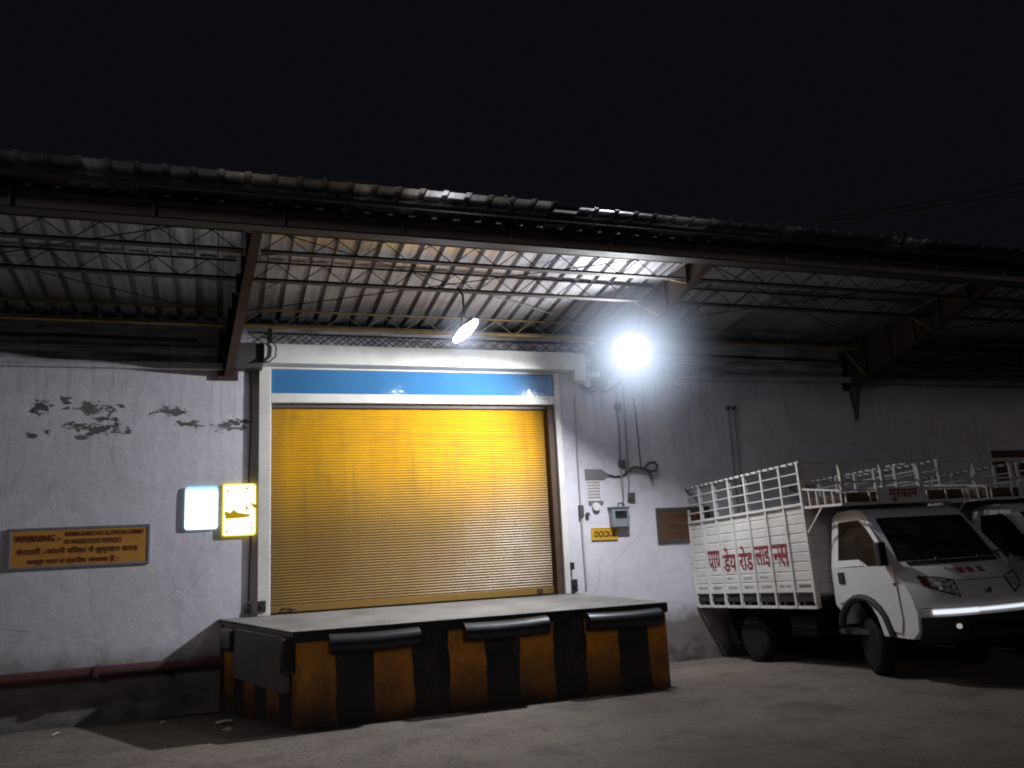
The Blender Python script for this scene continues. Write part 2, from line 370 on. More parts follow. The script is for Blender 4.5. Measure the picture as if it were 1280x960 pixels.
def text_mesh(items, size):
    """items: (string, crop) - crop<1 keeps only the left share of the last glyph run (half letters)."""
    bm = bmesh.new(); x = 0
    for it in items:
        s, crop = it if isinstance(it, tuple) else (it, 1)
        cu = bpy.data.curves.new('lettering', 'FONT'); cu.body = s; cu.size = size; cu.resolution_u = 2
        ob = bpy.data.objects.new('lettering', cu); C.objects.link(ob)
        bpy.context.view_layer.update()
        me = bpy.data.meshes.new_from_object(ob.evaluated_get(bpy.context.evaluated_depsgraph_get()))
        bpy.data.objects.remove(ob); bpy.data.curves.remove(cu)
        b2 = bmesh.new(); b2.from_mesh(me); bpy.data.meshes.remove(me)
        if not b2.verts: b2.free(); continue
        x0 = min(v.co.x for v in b2.verts); x1 = max(v.co.x for v in b2.verts)
        if crop < 1:
            bmesh.ops.bisect_plane(b2, geom=b2.verts[:]+b2.edges[:]+b2.faces[:], plane_co=(x0+(x1-x0)*crop, 0, 0), plane_no=(1, 0, 0), clear_outer=True)
            x1 = x0+(x1-x0)*crop
        for v in b2.verts: v.co.x += x-x0
        x += (x1-x0)
        if not s.endswith(' '): x -= size*.01
        tmp = bpy.data.meshes.new('t'); b2.to_mesh(tmp); b2.free(); bm.from_mesh(tmp); bpy.data.meshes.remove(tmp)
    return bm
def lettering(items, mat, origin, width=None, height=None, size=.2, xdir=(1, 0, 0), zdir=(0, 0, 1), parent=None, bold=0, name='lettering'):
    """Flat letters, lower left corner at origin, fitted to width/height."""
    if isinstance(items, str): items = [items]
    bm = text_mesh(items, size)
    xs = [v.co.x for v in bm.verts]; ys = [v.co.y for v in bm.verts]
    x0, x1, y0, y1 = min(xs), max(xs), min(ys), max(ys)
    sx = width/(x1-x0) if width else None; sy = height/(y1-y0) if height else None
    sx = sx or sy or 1; sy = sy or sx
    X = Vector(xdir).normalized(); Z = Vector(zdir).normalized(); O = Vector(origin)
    for v in bm.verts: v.co = O + X*(v.co.x-x0)*sx + Z*(v.co.y-y0)*sy
    me = bpy.data.meshes.new(name); bm.to_mesh(me); bm.free(); me.materials.append(mat)
    o = bpy.data.objects.new(name, me); C.objects.link(o)
    if bold:
        me2 = None
        nrm = X.cross(Z)
        bm = bmesh.new(); bm.from_mesh(me)
        geo = bm.verts[:]+bm.edges[:]+bm.faces[:]
        for k, (dx, dz) in enumerate(((bold, 0), (0, bold), (bold, bold))):
            r = bmesh.ops.duplicate(bm, geom=geo)
            for v in [g for g in r['geom'] if isinstance(g, bmesh.types.BMVert)]: v.co += X*dx + Z*dz - nrm*(-.0006*(k+1))
        bm.to_mesh(me); bm.free()
    if parent: o.parent = parent
    return o

# ------------------------------------------------------------------ camera (solved from the picture)
yaw, pitch, roll = .3413, .1877, -.0494
cy_, sy_, cp, sp = math.cos(yaw), math.sin(yaw), math.cos(pitch), math.sin(pitch)
fw = Vector((sy_*cp, cy_*cp, sp)); rt = Vector((cy_, -sy_, 0)); up = rt.cross(fw)
r2 = rt*math.cos(roll) + up*math.sin(roll); u2 = up*math.cos(roll) - rt*math.sin(roll)
cam = bpy.data.cameras.new('camera'); co = bpy.data.objects.new('camera', cam); C.objects.link(co)
mt = Matrix((r2, u2, -fw)).transposed().to_4x4(); mt.translation = (-.631, -11.472, 1.679)
co.matrix_world = mt
cam.sensor_width = 36; cam.lens = 1040.48/1280*36; cam.clip_end = 600; cam.clip_start = .05
sc.camera = co

# ------------------------------------------------------------------ ground
def gz(y):
    if y <= -2.9: return 0
    if y >= 0: return -.19
    return -.19*(y+2.9)/2.9
g = MB()
ys = [-160, -60, -30, -20, -14, -10, -7, -5, -4, -3.4, -2.9, -2.2, -1.5, -.8, 0, 1, 12, 60, 200]
xs = [-200, -80, -40, -20, -10, -5, 0, 5, 10, 15, 20, 30, 50, 100, 250]
for i in range(len(xs)-1):
    for j in range(len(ys)-1):
        g.face([(xs[i], ys[j], gz(ys[j])), (xs[i+1], ys[j], gz(ys[j])), (xs[i+1], ys[j+1], gz(ys[j+1])), (xs[i], ys[j+1], gz(ys[j+1]))])
tag(g.build('ground', M['ground'], weld=True), kind='structure')

# ------------------------------------------------------------------ warehouse
XL, XR = -14, 30
wh = tag(empty('warehouse', (0, 0, -.19)), 'white plastered warehouse with a sheet metal canopy along its front', 'building')
wh_off = Vector((0, 0, .19))
class WB(MB):          # children of the warehouse: shift so that world coordinates can be used
    def build(s, name, mat, parent=None, **k):
        o = super().build(name, mat, parent or wh, **k)
        if (parent or wh) is wh: o.location = wh_off
        return o
w = WB()
w.box(XL, -.36, 0, .3, -.4, 4.78)
w.box(-.36, 0, .025, .3, -.4, 4.78)        # recessed strip beside the shutter
w.box(4.12, XR, 0, .3, -.4, 4.78)
w.box(0, 4.12, 0, .3, 4.14, 4.78)
w.box(0, 4.12, 0, .3, -.4, .86)
w.build('wall', M['wall'])
w = WB(); w.box(XL, XR, .3, 14, 4.80, 4.86); w.build('rear_roof', M['roof'])
w = WB(); w.box(XL, XR, 13.7, 14, -.3, 4.79); w.build('rear_wall', M['wall'])
# ledge with a dark drip line and a conduit above it
for a, b in ((XL, -.62), (4.62, XR)):
    w = WB(); w.box(a, b, -.10, -.001, 4.10, 4.19); w.box(a, b, -.045, -.001, 4.30, 4.40); w.build('ledge', M['wall'], bevel=.006)
w = WB(); w.tube([(XL, -.09, 4.50), (-2.4, -.09, 4.50), (-.95, -.09, 4.48)], .026); w.build('conduit', M['dark_steel'], smooth=True)
w = WB(); w.tube([(4.7, -.09, 4.52), (9, -.09, 4.47), (16, -.09, 4.52), (XR, -.09, 4.5)], .022); w.build('conduit', M['dark_steel'], smooth=True)
# shutter frame
fr = WB()
fr.box(-.165, -.01, -.07, .06, .912, 4.16); fr.box(4.085, 4.175, -.07, .03, .912, 4.16)
fr.box(-.01, 4.085, -.065, .03, 3.675, 3.80); fr.box(-.01, 4.085, -.06, .03, 4.135, 4.16)
fr_o = fr.build('shutter_frame', M['frame_white'], bevel=.006)
b = WB(); b.box(-.005, 4.08, -.035, -.01, 3.802, 4.133); b.build('blue_panel', M['blue'])
b = WB(); b.box(-.12, 4.36, -.30, -.002, 4.163, 4.43); b.build('shutter_hood', M['frame_white'], bevel=.012)
b = WB(); b.box(4.365, 4.555, -.24, -.002, 4.02, 4.43); b.build('motor_box', M['frame_white'], bevel=.01)
b = WB(); b.box(-.50, -.125, -.26, -.002, 4.10, 4.44); b.build('junction_box', M['dark_frame'], bevel=.008)
# shutter curtain
s = MB(); zt, zb, pt = 3.67, 1.02, .0365; z = zb; X0, X1 = 0.0, 3.975
prof = []
rs = random.Random(5)
while z < zt:
    for t, d in ((0, 0), (.12, -.006), (.5, -.013), (.86, -.006)): prof.append((z+pt*t, .10+d))
    z += pt
nx = 12
vs = [[s.v(X0+(X1-X0)*i/nx, y+.004*math.sin(i*1.7+zz*2.3)+.012*noise.noise((i*.55, zz*1.9, 5)), zz) for i in range(nx+1)] for zz, y in prof]
for a, b_ in zip(vs, vs[1:]):
    for i in range(nx): s.bm.faces.new((a[i], a[i+1], b_[i+1], b_[i]))
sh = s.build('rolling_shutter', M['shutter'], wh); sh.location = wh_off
b = MB(); b.box(.0, 3.975, .07, .11, .925, 1.02); b.build('bottom_bar', M['shutter'], sh, bevel=.006)
b = MB(); b.tube([(.15, .065, .975), (.20, .035, .97), (.27, .035, .97), (.32, .065, .975)], .012); b.build('handle', M['dark_steel'], sh)
b = MB(); b.box(3.7, 3.78, .05, .07, .95, 1.0); b.build('latch', M['dark_steel'], sh)
b = WB(); b.box(3.98, 4.083, .0, .14, .912, 3.674); b.box(3.98, 3.992, -.03, 0, .912, 3.674); b.build('guide_channel', M['brown_channel'])
b = WB(); b.box(-.01, 4.085, .03, .24, 3.62, 3.674); b.build('lintel_shade_bar', M['dark_frame'])  # dark bar stands for the strip of shade over the shutter
# hinges and stains by the frame feet are small steel brackets
for (x, z, sx, sz) in ((-.11, 1.03, .05, .07), (4.22, 1.02, .05, .09), (4.21, 1.30, .025, .05)):
    b = WB(); b.box(x-sx, x+sx, -.09, -.002, z-sz, z+sz); b.box(x-sx*.4, x+sx*.4, -.11, -.09, z-sz*.3, z+sz*.3); b.build('bracket', M['dark_steel'], bevel=.004)

# canopy --------------------------------------------------------------
SL = .14
def zr(y): return 4.80 + SL*abs(y)
def sheet(x0, x1, y0, y1, dz=0):
    m = MB(); n = int(round((x1-x0)/.2475)); prof = []
    for k in range(n):
        a = x0 + k*.2475
        prof += [(a, 0), (a+.085, .004), (a+.175, 0), (a+.184, .085), (a+.240, .085)]
    prof.append((x0+n*.2475, 0))
    ysg = [y0+(y1-y0)*i/6 for i in range(7)]
    kf = (lambda y: .2) if dz else (lambda y: 1 - .8*min(1, max(0, (abs(y)-2.5)/.55)))
    vv = [[m.v(x, y, zr(y)+h*kf(y)+dz+.006*noise.noise((x*.6, y*1.1, 3))) for x, h in prof] for y in ysg]
    for a, b_ in zip(vv, vv[1:]):
        for i in range(len(prof)-1): m.bm.faces.new((a[i], a[i+1], b_[i+1], b_[i]))
    return m
def warehouse_part(mb, name, mat, **k):
    o = mb.build(name, mat, wh, **k); o.location = wh_off; return o
n_r = int((XR-XL)/.2475)
warehouse_part(sheet(XL, XR, .32, -3.06), 'canopy_sheeting', M['roof'])
warehouse_part(sheet(XL, 2.78, -3.04, -3.58, .005), 'canopy_sheeting', M['shaded_eave_sheet'])
warehouse_part(sheet(3.10, XR, -3.04, -3.52, .005), 'canopy_sheeting', M['shaded_eave_sheet'])
# front beam: plated girder with flanges, stiffeners
b = WB(); b.box(XL, XR, -3.09, -2.92, 4.97, 4.99); b.box(XL, XR, -3.09, -2.92, 5.18, 5.20); b.build('beam_flange', M['purlin_steel'])
b = WB(); b.box(XL, XR, -3.02, -2.99, 4.99, 5.18)
x = XL+.3
while x < XR:
    b.box(x, x+.012, -3.09, -3.021, 4.99, 5.18); x += 1.24
b.build('eave_beam', M['beam_steel'])
b = WB(); b.box(XL, XR, -3.36, -3.32, 5.19, 5.235); b.build('eave_purlin', M['dark_steel'])
# rafters: tapering web plate with flange, deepest at the wall
RX = [-10.75, -5.65, -.56, 4.86, 9.62, 14.8, 20, 25]
def rafter(x):
    m = WB(); P = [(-.002, 4.02), (-.30, 4.08), (-2.95, 4.98)]; T = [(-.002, zr(0)-.03), (-.30, zr(.3)-.03), (-2.90, zr(2.9)-.03)]
    sk = lambda y: x-.085*y
    for sx in (-.012, .012):
        for i in range(2):
            m.face([(sk(P[i][0])+sx, P[i][0], P[i][1]), (sk(P[i+1][0])+sx, P[i+1][0], P[i+1][1]), (sk(T[i+1][0])+sx, T[i+1][0], T[i+1][1]), (sk(T[i][0])+sx, T[i][0], T[i][1])])
    for i in range(2): m.bar((sk(P[i][0]), P[i][0], P[i][1]), (sk(P[i+1][0]), P[i+1][0], P[i+1][1]), .11, .02)
    m.box(x-.13, x+.13, -.05, -.003, 3.97, 4.62)
    for k in range(5):
        y = -.5-k*.5; zb_ = 4.08+(-y-.3)*.3396
        m.box(sk(y)-.06, sk(y)+.06, y-.006, y+.006, zb_+.012, zr(y)-.04)
    m.build('rafter', M['rust_steel'])
for x in RX: rafter(x)
# lattice purlins
def purlin(y, x0, x1, mat, dep=.24):
    m = WB(); zt = zr(y)-.025; zb_ = zt-dep
    m.box(x0, x1, y-.012, y+.012, zt-.008, zt+.012); m.box(x0, x1, y-.055, y+.04, zb_-.014, zb_+.002); m.box(x0, x1, y+.024, y+.03, zb_+.002, zb_+.04)
    x = x0; k = 0; st = .27
    while x+st <= x1+.001:
        a, c = (zb_+.004, zt-.012) if k % 2 == 0 else (zt-.012, zb_+.004)
        m.tube([(x, y, a), (x+st, y, c)], (.006), 5, False); x += st; k += 1
    m.build('purlin', mat)
for a, c in zip(RX, RX[1:]):
    for y, mt_, dp in ((-.44, M['yellow_steel'], .22), (-1.80, M['purlin_steel'], .22), (-2.50, M['purlin_steel'], .22)):
        purlin(y, a+.09-.085*y, c-.09-.085*y, mt_, dp)
# wall truss just above the shutter hood
m = WB()
m.box(-.1, 4.7, -.06, -.035, 4.62, 4.64); m.box(-.1, 4.7, -.06, -.035, 4.455, 4.47)
x = -.1; k = 0
while x < 4.6:
    for s_ in (0, 1):
        a, c = (4.47, 4.62) if s_ == 0 else (4.62, 4.47)
        m.tube([(x, -.047-.012*s_, a), (x+.2, -.047-.012*s_, c)], .006, 5, False)
    x += .2
m.build('wall_truss', M['purlin_steel'])
# struts from rafter flange to purlins, diagonal stays under the sheets
for x in RX:
    for y, z in ((-.44, 4.62), (-1.80, 4.81), (-2.50, 4.91)):
        for sg in (-1, 1):
            m = WB(); zb_ = 4.08+(-y-.3)*.3396
            m.bar((x+sg*.05-.085*y, y, zb_+.03), (x+sg*.42-.085*y, y+.05, z+.01), .03, .006); m.build('strut', M['yellow_steel'] if sg < 0 else M['dark_steel'])
for a, c in zip(RX, RX[1:]):
    m = WB()
    m.tube([(a+.1, -.5, zr(.5)-.09), (c-.1, -2.85, zr(2.85)-.09)], .007, 6, False)
    m.tube([(a+.1, -2.85, zr(2.85)-.11), (c-.1, -.5, zr(.5)-.11)], .007, 6, False)
    m.build('wind_bracing', M['dark_steel'])
    x = a+1.2
    while x < c-.5:
        m = WB(); m.bar((x, -3.05, 5.19), (x-.35, -3.62, zr(3.62)+.02), .03, .02); m.build('eave_strut', M['dark_steel']); x += 1.9
# dark plate set in the gap left between the eave sheets
b = WB(); b.box(2.80, 3.08, -3.5, -3.1, 5.255, 5.30); b.build('eave_gap_plate', M['dark_steel'])
# wires and loops along the wall truss
def loop(c, r, n=18, squash=1.): return [(c[0]+r*math.cos(2*PI*k/n)*squash, c[1], c[2]+r*math.sin(2*PI*k/n)) for k in range(n+1)]

# things on the wall -------------------------------------------------
def signboard(name, label, cat, x0, x1, z0, z1, board, frame, fw_=.03, tilt=0, y=-.012, group=None):
    t = tag(empty(name, ((x0+x1)/2, y, (z0+z1)/2)), label, cat, group)
    W, H = (x1-x0)/2, (z1-z0)/2
    m = MB(); m.box(-W+fw_, W-fw_, -.006, .010, -H+fw_, H-fw_); m.build('panel', board, t)
    m = MB(); m.box(-W, W, -.012, .010, H-fw_, H); m.box(-W, W, -.012, .010, -H, -H+fw_)
    m.box(-W, -W+fw_, -.012, .010, -H+fw_, H-fw_); m.box(W-fw_, W, -.012, .010, -H+fw_, H-fw_); m.build('frame', frame, t, bevel=.003)
    t.rotation_euler.y = tilt
    return t
def put(items, mat, t, x, z, w=None, h=None, y=-.010, **k):
    return lettering(items, mat, (x, y, z), width=w, height=h, parent=t, **k)
t = signboard('warning_sign', 'long orange warning board in a grey frame with four lines of dark red writing', 'sign', -3.0, -1.45, 1.64, 2.125, M['orange_sign'], M['grey_frame'])
L = M['red_letter']
put('WARNING :-', L, t, -.71, .075, .50, .075, bold=.006)
put('SMOKING SHOULD NOT ALLOWED IN COMPANY', L, t, -.17, .128, .87, .055, bold=.003)
put('IN WAREHOUSE PREMISES', L, t, -.17, .035, .62, .06, bold=.003)
put('चेतावनी :-कंपनी पिरसर में धूम्रपान करना', L, t, -.68, -.095, 1.32, .10, bold=.004)
put('सख्त मना व दंडनीय अपराध है :', L, t, -.56, -.205, .98, .085, bold=.004)

# two reflective signs, their returned light put in as emission
def reflective(name, label, x0, x1, z0, z1, yy, build):
    t = tag(empty(name, ((x0+x1)/2, yy, (z0+z1)/2)), label, 'sign'); build(t, (x1-x0)/2, (z1-z0)/2); return t
def rr(m, W, H, r, y0, y1):
    pts = []
    for cx, cz, a in ((W-r, H-r, 0), (-W+r, H-r, 90), (-W+r, -H+r, 180), (W-r, -H+r, 270)):
        for k in range(5): t_ = R(a+k*22.5); pts.append((cx+r*math.cos(t_), cz+r*math.sin(t_)))
    fa = m.bm.faces.new([m.v(x, y0, z) for x, z in pts]); fb = m.bm.faces.new([m.v(x, y1, z) for x, z in pts][::-1])
    n = len(pts); A = list(fa.verts); B = list(fb.verts)[::-1]
    for k in range(n): m.bm.faces.new((A[k], A[(k+1) % n], B[(k+1) % n], B[k]))
    return m
def bw(t, W, H):
    m = MB(); rr(m, W, H, .035, -.012, .012); m.build('panel', M['sign_cyan'], t)
    m = MB(); rr(m, W-.002, H-.018, .045, -.016, -.0125); o = m.build('face_sheet', M['sign_white'], t); o.location.z = -.018
    put('--- ----', M['sign_pale'], t, -W*.4, -.01, W*.8, .012, y=-.018)
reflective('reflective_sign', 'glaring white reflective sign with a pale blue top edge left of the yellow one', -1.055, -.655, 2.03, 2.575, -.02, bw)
def by(t, W, H):
    m = MB(); rr(m, W, H, .03, -.012, .012); m.build('panel', M['sign_yellow_edge'], t)
    m = MB(); rr(m, W-.014, H-.014, .03, -.016, -.0125); m.build('face_sheet', M['sign_yellow'], t)
    y = -.0185
    m = MB()
    m.face([(-.16, y, -.02), (-.13, y, -.015), (-.10, y, -.035), (-.06, y, .0), (-.02, y, -.03), (.09, y, -.05), (.11, y, -.045), (.11, y, -.075), (.0, y, -.085), (-.14, y, -.09)])
    m.face([(.06, y, .045), (.085, y, .03), (.10, y, -.005), (.075, y, .0)])
    m.face([(.10, y, .075), (.14, y, .06), (.20, y, .04), (.20, y, .0), (.15, y, .02), (.13, y, .05)])
    o = m.build('symbol', M['sign_dark'], t); o.scale = (1.15, 1, 1.25)
    for x, z in ((-.14, .24), (.10, .27), (-.15, -.27), (.15, -.24)):
        m = MB(); m.lathe([(-.024, .001), (-.024, .010), (-.0165, .012)], 'y', (x, 0, z), 10); m.build('screw', M['dark_steel'], t)
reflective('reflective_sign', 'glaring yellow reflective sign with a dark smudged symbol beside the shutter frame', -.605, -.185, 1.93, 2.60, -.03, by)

t = signboard('dock_number_sign', 'small yellow dock number plate under the grey meter box', 'sign', 4.57, 4.995, 1.645, 1.825, M['yellow_sign'], M['yellow_sign'], .012, tilt=.02)
put('DOCK-3', L, t, -.165, -.045, .33, .085, bold=.006)
t = signboard('notice_board', 'dark brown notice board on the wall behind the tail of the truck', 'notice board', 5.67, 6.62, 1.545, 2.085, M['dark_board'], M['dark_frame'], .05)
put('WARNING', L, t, -.30, .09, .6, .09); put('चेतावनी', L, t, -.28, -.06, .55, .09); put('सावधान', L, t, -.28, -.19, .45, .08)
t = signboard('notice_board', 'dark brown notice board high on the wall above the right truck', 'notice board', 12.65, 13.95, 2.35, 2.90, M['dark_board'], M['dark_frame'], .05)
put('WARNING', L, t, -.50, .09, 1.0, .1); put('चेतावनी', L, t, -.38, -.1, .75, .1)

# calendar sheet
t = tag(empty('wall_calendar', (4.66, -.006, 2.385)), 'white sheet calendar with a grid of small red and black numbers', 'calendar')
m = MB(); m.box(-.13, .13, -.004, .004, -.155, .155); m.build('sheet', M['paper'], t)
m = MB()
m2 = MB()
for i in range(6):
    for j in range(6):
        mm = m if (i+j) % 3 else m2
        mm.box(-.10+i*.035, -.10+i*.035+.020, -.0075, -.0045, .105-j*.045, .105-j*.045+.024)
m.build('date_squares', M['grey_letter'], t); m2.build('red_date_squares', M['truck_red'], t)
m = MB(); m.box(-.10, .14, -.009, .004, -.215, -.16); m.build('backing_strip', M['grey_plate'], t)
t = tag(empty('wall_plate', (4.72, -.008, 2.62)), 'grey metal plate above the calendar with a cable running to it', 'plate')
m = MB()
m.face([(-.19, 0, -.08), (.10, 0, -.08), (.20, 0, -.02), (.20, 0, .0), (.08, 0, .075), (-.19, 0, .085)])
m.face([(-.19, -.012, -.08), (.10, -.012, -.08), (.20, -.012, -.02), (.20, -.012, .0), (.08, -.012, .075), (-.19, -.012, .085)][::-1])
m.build('plate', M['grey_plate'], t)
m = MB(); m.tube([(.19, -.012, -.01), (.30, -.012, -.04), (.42, -.012, -.03), (.52, -.012, .02)], .014, 6); m.build('cable', M['dark_steel'], t)
t = tag(MB().lathe([(-.03, .0), (-.03, .06), (.02, .065), (.02, .0)], 'y', (0, 0, 0), 20).build('round_fitting', M['sign_pale']), 'small round white fitting just below the calendar', 'fitting'); t.location = (4.67, -.025, 2.14)
t.data.materials[0] = M['paper']
# meter box
t = tag(empty('meter_box', (5.02, -.07, 1.975)), 'grey electric meter box with a dark window on the wall above the yellow number plate', 'meter box')
m = MB(); m.box(-.14, .14, -.06, .068, -.15, .13); m.build('case', M['grey_box'], t, bevel=.008)
m = MB(); m.box(-.095, .095, -.066, -.061, -.02, .085); m.build('window', M['glass'], t)
m = MB(); m.box(-.16, .155, -.075, .068, .131, .15); m.build('rain_cap', M['grey_plate'], t)
m = MB(); m.tube([(-.02, -.02, .15), (-.01, -.02, .20), (.05, -.02, .20), (.09, -.02, .17)], .012, 6); m.build('cable', M['cable'], t)
# conduit run
def pipe(name, label, cat, pts, r, mat, extra=None):
    o = Vector(pts[0]); t = tag(empty(name, o), label, cat)
    m = MB(); m.tube([Vector(p)-o for p in pts], r, 8); m.build('pipe', mat, t, smooth=True)
    return t, o
t, o = pipe('wall_conduit', 'thin grey conduit coming down the wall to the meter box', 'conduit', [(5.16, -.03, 4.0), (5.12, -.03, 3.6), (5.14, -.03, 3.35), (5.12, -.03, 2.8), (5.13, -.03, 2.25), (5.10, -.03, 2.13)], .016, M['pipe_grey'])
for z in (2.78, 3.66): m = MB(); m.box(-.07, .03, -.045, .02, z-o.z-.05, z-o.z+.05, ); m.build('junction', M['dark_frame'], t, bevel=.006)
t, o = pipe('wall_conduit', 'second grey conduit a hand away from the one feeding the meter box', 'conduit', [(5.26, -.03, 4.0), (5.25, -.03, 3.2), (5.24, -.03, 2.45), (5.20, -.03, 2.22)], .014, M['pipe_grey'])
m = MB(); m.box(-.05, .05, -.045, .02, 2.28-o.z-.05, 2.28-o.z+.05); m.build('junction', M['dark_frame'], t, bevel=.006)
t = tag(empty('wall_bracket', (5.45, -.04, 2.68)), 'dark looped bracket sticking out right of the conduits', 'bracket')
m = MB(); m.tube([(-.26, 0, -.02), (-.12, -.04, .03), (.02, -.05, .01), (.12, -.05, -.03), (.16, -.05, -.15)], .026, 8)
m.tube([(.02, -.05, .0), (.10, -.08, .08), (.20, -.09, .10), (.25, -.09, .04), (.22, -.08, -.03), (.12, -.06, -.05)], .022, 8); m.build('hook', M['dark_frame'], t, smooth=True)
m = MB(); m.tube([(.0, -.02, .03), (-.01, -.02, .5), (-.03, -.02, 1.1)], .009, 6); m.build('wire', M['cable'], t)
t = tag(empty('switch_box', (4.42, -.03, 2.08)), 'small dark switch with a pale conduit running down beside the shutter', 'switch')
m = MB(); m.box(-.035, .035, -.03, .028, -.09, .09); m.build('case', M['dark_frame'], t, bevel=.006)
m = MB(); m.tube([(.0, 0, -.09), (.01, 0, -1.1)], .014, 6); m.build('conduit', M['pale_pipe'], t)
m = MB(); m.tube([(.0, 0, .09), (.0, 0, 1.7)], .010, 6); m.build('upper_conduit', M['pale_pipe'], t)
m = MB(); m.lathe([(-.03, .0), (-.03, .03), (.02, .03)], 'y', (.10, 0, -.05), 12); m.build('knob', M['dark_frame'], t)
# hanging wire under the motor box
t = tag(empty('cable_bundle', (4.6, -.1, 3.93)), 'dark bundle of cable drooping under the white motor box', 'cable')
m = MB(); m.tube([(-.1, 0, .06), (0, -.02, -.02), (.15, -.02, .02), (.3, -.02, -.06), (.45, -.01, .02), (.62, 0, .12)], .022, 7)
m.tube([(-.02, 0, .02), (.05, -.02, -.07), (.2, -.03, -.03), (.33, -.02, .03)], .016, 7); m.build('cable', M['cable'], t, smooth=True)
t = tag(empty('cable_loop', (-.09, -.33, 4.30)), 'thin cable loop hanging over the left end of the shutter hood', 'cable')
m = MB(); m.tube([(-.02, .06, .22), (.06, 0, .17), (.13, 0, .07), (.12, 0, -.06), (.04, 0, -.13), (-.08, .03, -.14)], .010, 6); m.build('cable', M['cable'], t, smooth=True)
t = tag(empty('wall_cable', (-.27, .012, 3.2)), 'thin dark cable running down the grey strip left of the shutter', 'cable')
m = MB(); m.tube([(0, 0, .9), (.01, 0, .3), (-.01, 0, -.6), (.02, 0, -1.3), (.0, 0, -2.1)], .009, 6); m.build('cable', M['cable'], t)
m = MB(); m.box(-.05, .03, -.03, .018, -2.25, -2.13); m.build('clip', M['dark_frame'], t, bevel=.005)
# twin rods by the far wall
for i, (x, lab) in enumerate(((7.13, 'thin capped pipe against the wall behind the truck, left of a close pair'), (7.24, 'thin capped pipe against the wall behind the truck, right of a close pair'))):
    t = tag(empty('vent_pipe', (x, -.03, -.19)), lab, 'pipe', 'pair of thin pipes against the wall')
    m = MB(); m.tube([(0, 0, 0), (0, 0, 3.82)], .010, 8); m.build('pipe', M['pipe_grey'], t)
    m = MB(); m.lathe([(3.80, .012), (3.82, .03), (3.85, .03), (3.87, .012)], 'z', (0, 0, 0), 12); m.tube([(-.045, 0, 3.84), (.045, 0, 3.86)], .010, 6); m.build('cap', M['dark_frame'], t)
# downpipe stub under the third rafter
t = tag(empty('drain_spout', (9.66, -.10, 3.72)), 'dark spout hanging below the rafter end on the right part of the wall', 'spout')
m = MB(); m.tube([(0, 0, .30), (0, 0, .1), (.01, .02, -.08), (.02, .05, -.26)], [.09, .07, .04, .03], 10); m.build('spout', M['dark_frame'], t, smooth=True)
# red pipe on the left
t = tag(empty('red_pipe', (-7, -.12, .40)), 'thick dull red pipe running low along the white wall to the dock', 'pipe')
m = MB(); m.tube([(-7, 0, 0), (0, 0, 0), (4.2, 0, .005), (6.45, 0, .01)], .072, 14); m.build('pipe', M['red_pipe'], t, smooth=True)
m = MB()
for x in (-3, 0, 2.6, 5.0): m.lathe([(x, .074), (x, .098), (x+.05, .098), (x+.05, .074)], 'x', (0, 0, 0), 14)
m.build('flange', M['red_pipe'], t)
for x in (-4, -1, 1.5, 3.9, 5.8): m = MB(); m.box(x-.02, x+.02, -.02, .119, -.11, -.07); m.build('bracket', M['dark_steel'], t)

# ------------------------------------------------------------------ dock
dk = tag(empty('loading_dock', (0, 0, -.19)), 'raised concrete loading dock painted with orange and black stripes', 'loading dock')
DT = .909; D = -2.59
A, B, Cc, E = (-.60, 0), (.11, D), (4.27, D), (4.30, 0)
def dadd(m, name, mat, **k):
    o = m.build(name, mat, dk, **k); o.location = (0, 0, .19); return o
m = MB()
def slab(m, pts, z0, z1):
    n = len(pts); m.face([(x, y, z1) for x, y in pts]); m.face([(x, y, z0) for x, y in pts][::-1])
    for i in range(n):
        a, c = pts[i], pts[(i+1) % n]; m.face([(a[0], a[1], z0), (c[0], c[1], z0), (c[0], c[1], z1), (a[0], a[1], z1)])
slab(m, [(A[0]-.02, -.003), (B[0]-.04, B[1]-.02), (Cc[0]+.02, Cc[1]-.02), (4.29, -.003)], .852, DT)
dadd(m, 'deck', M['concrete'], weld=True)
m = MB()
m.box(B[0]-.04, Cc[0]+.02, D-.032, D-.021, .80, DT-.003); dadd(m, 'edge_angle', M['black_plastic'])
m = MB()
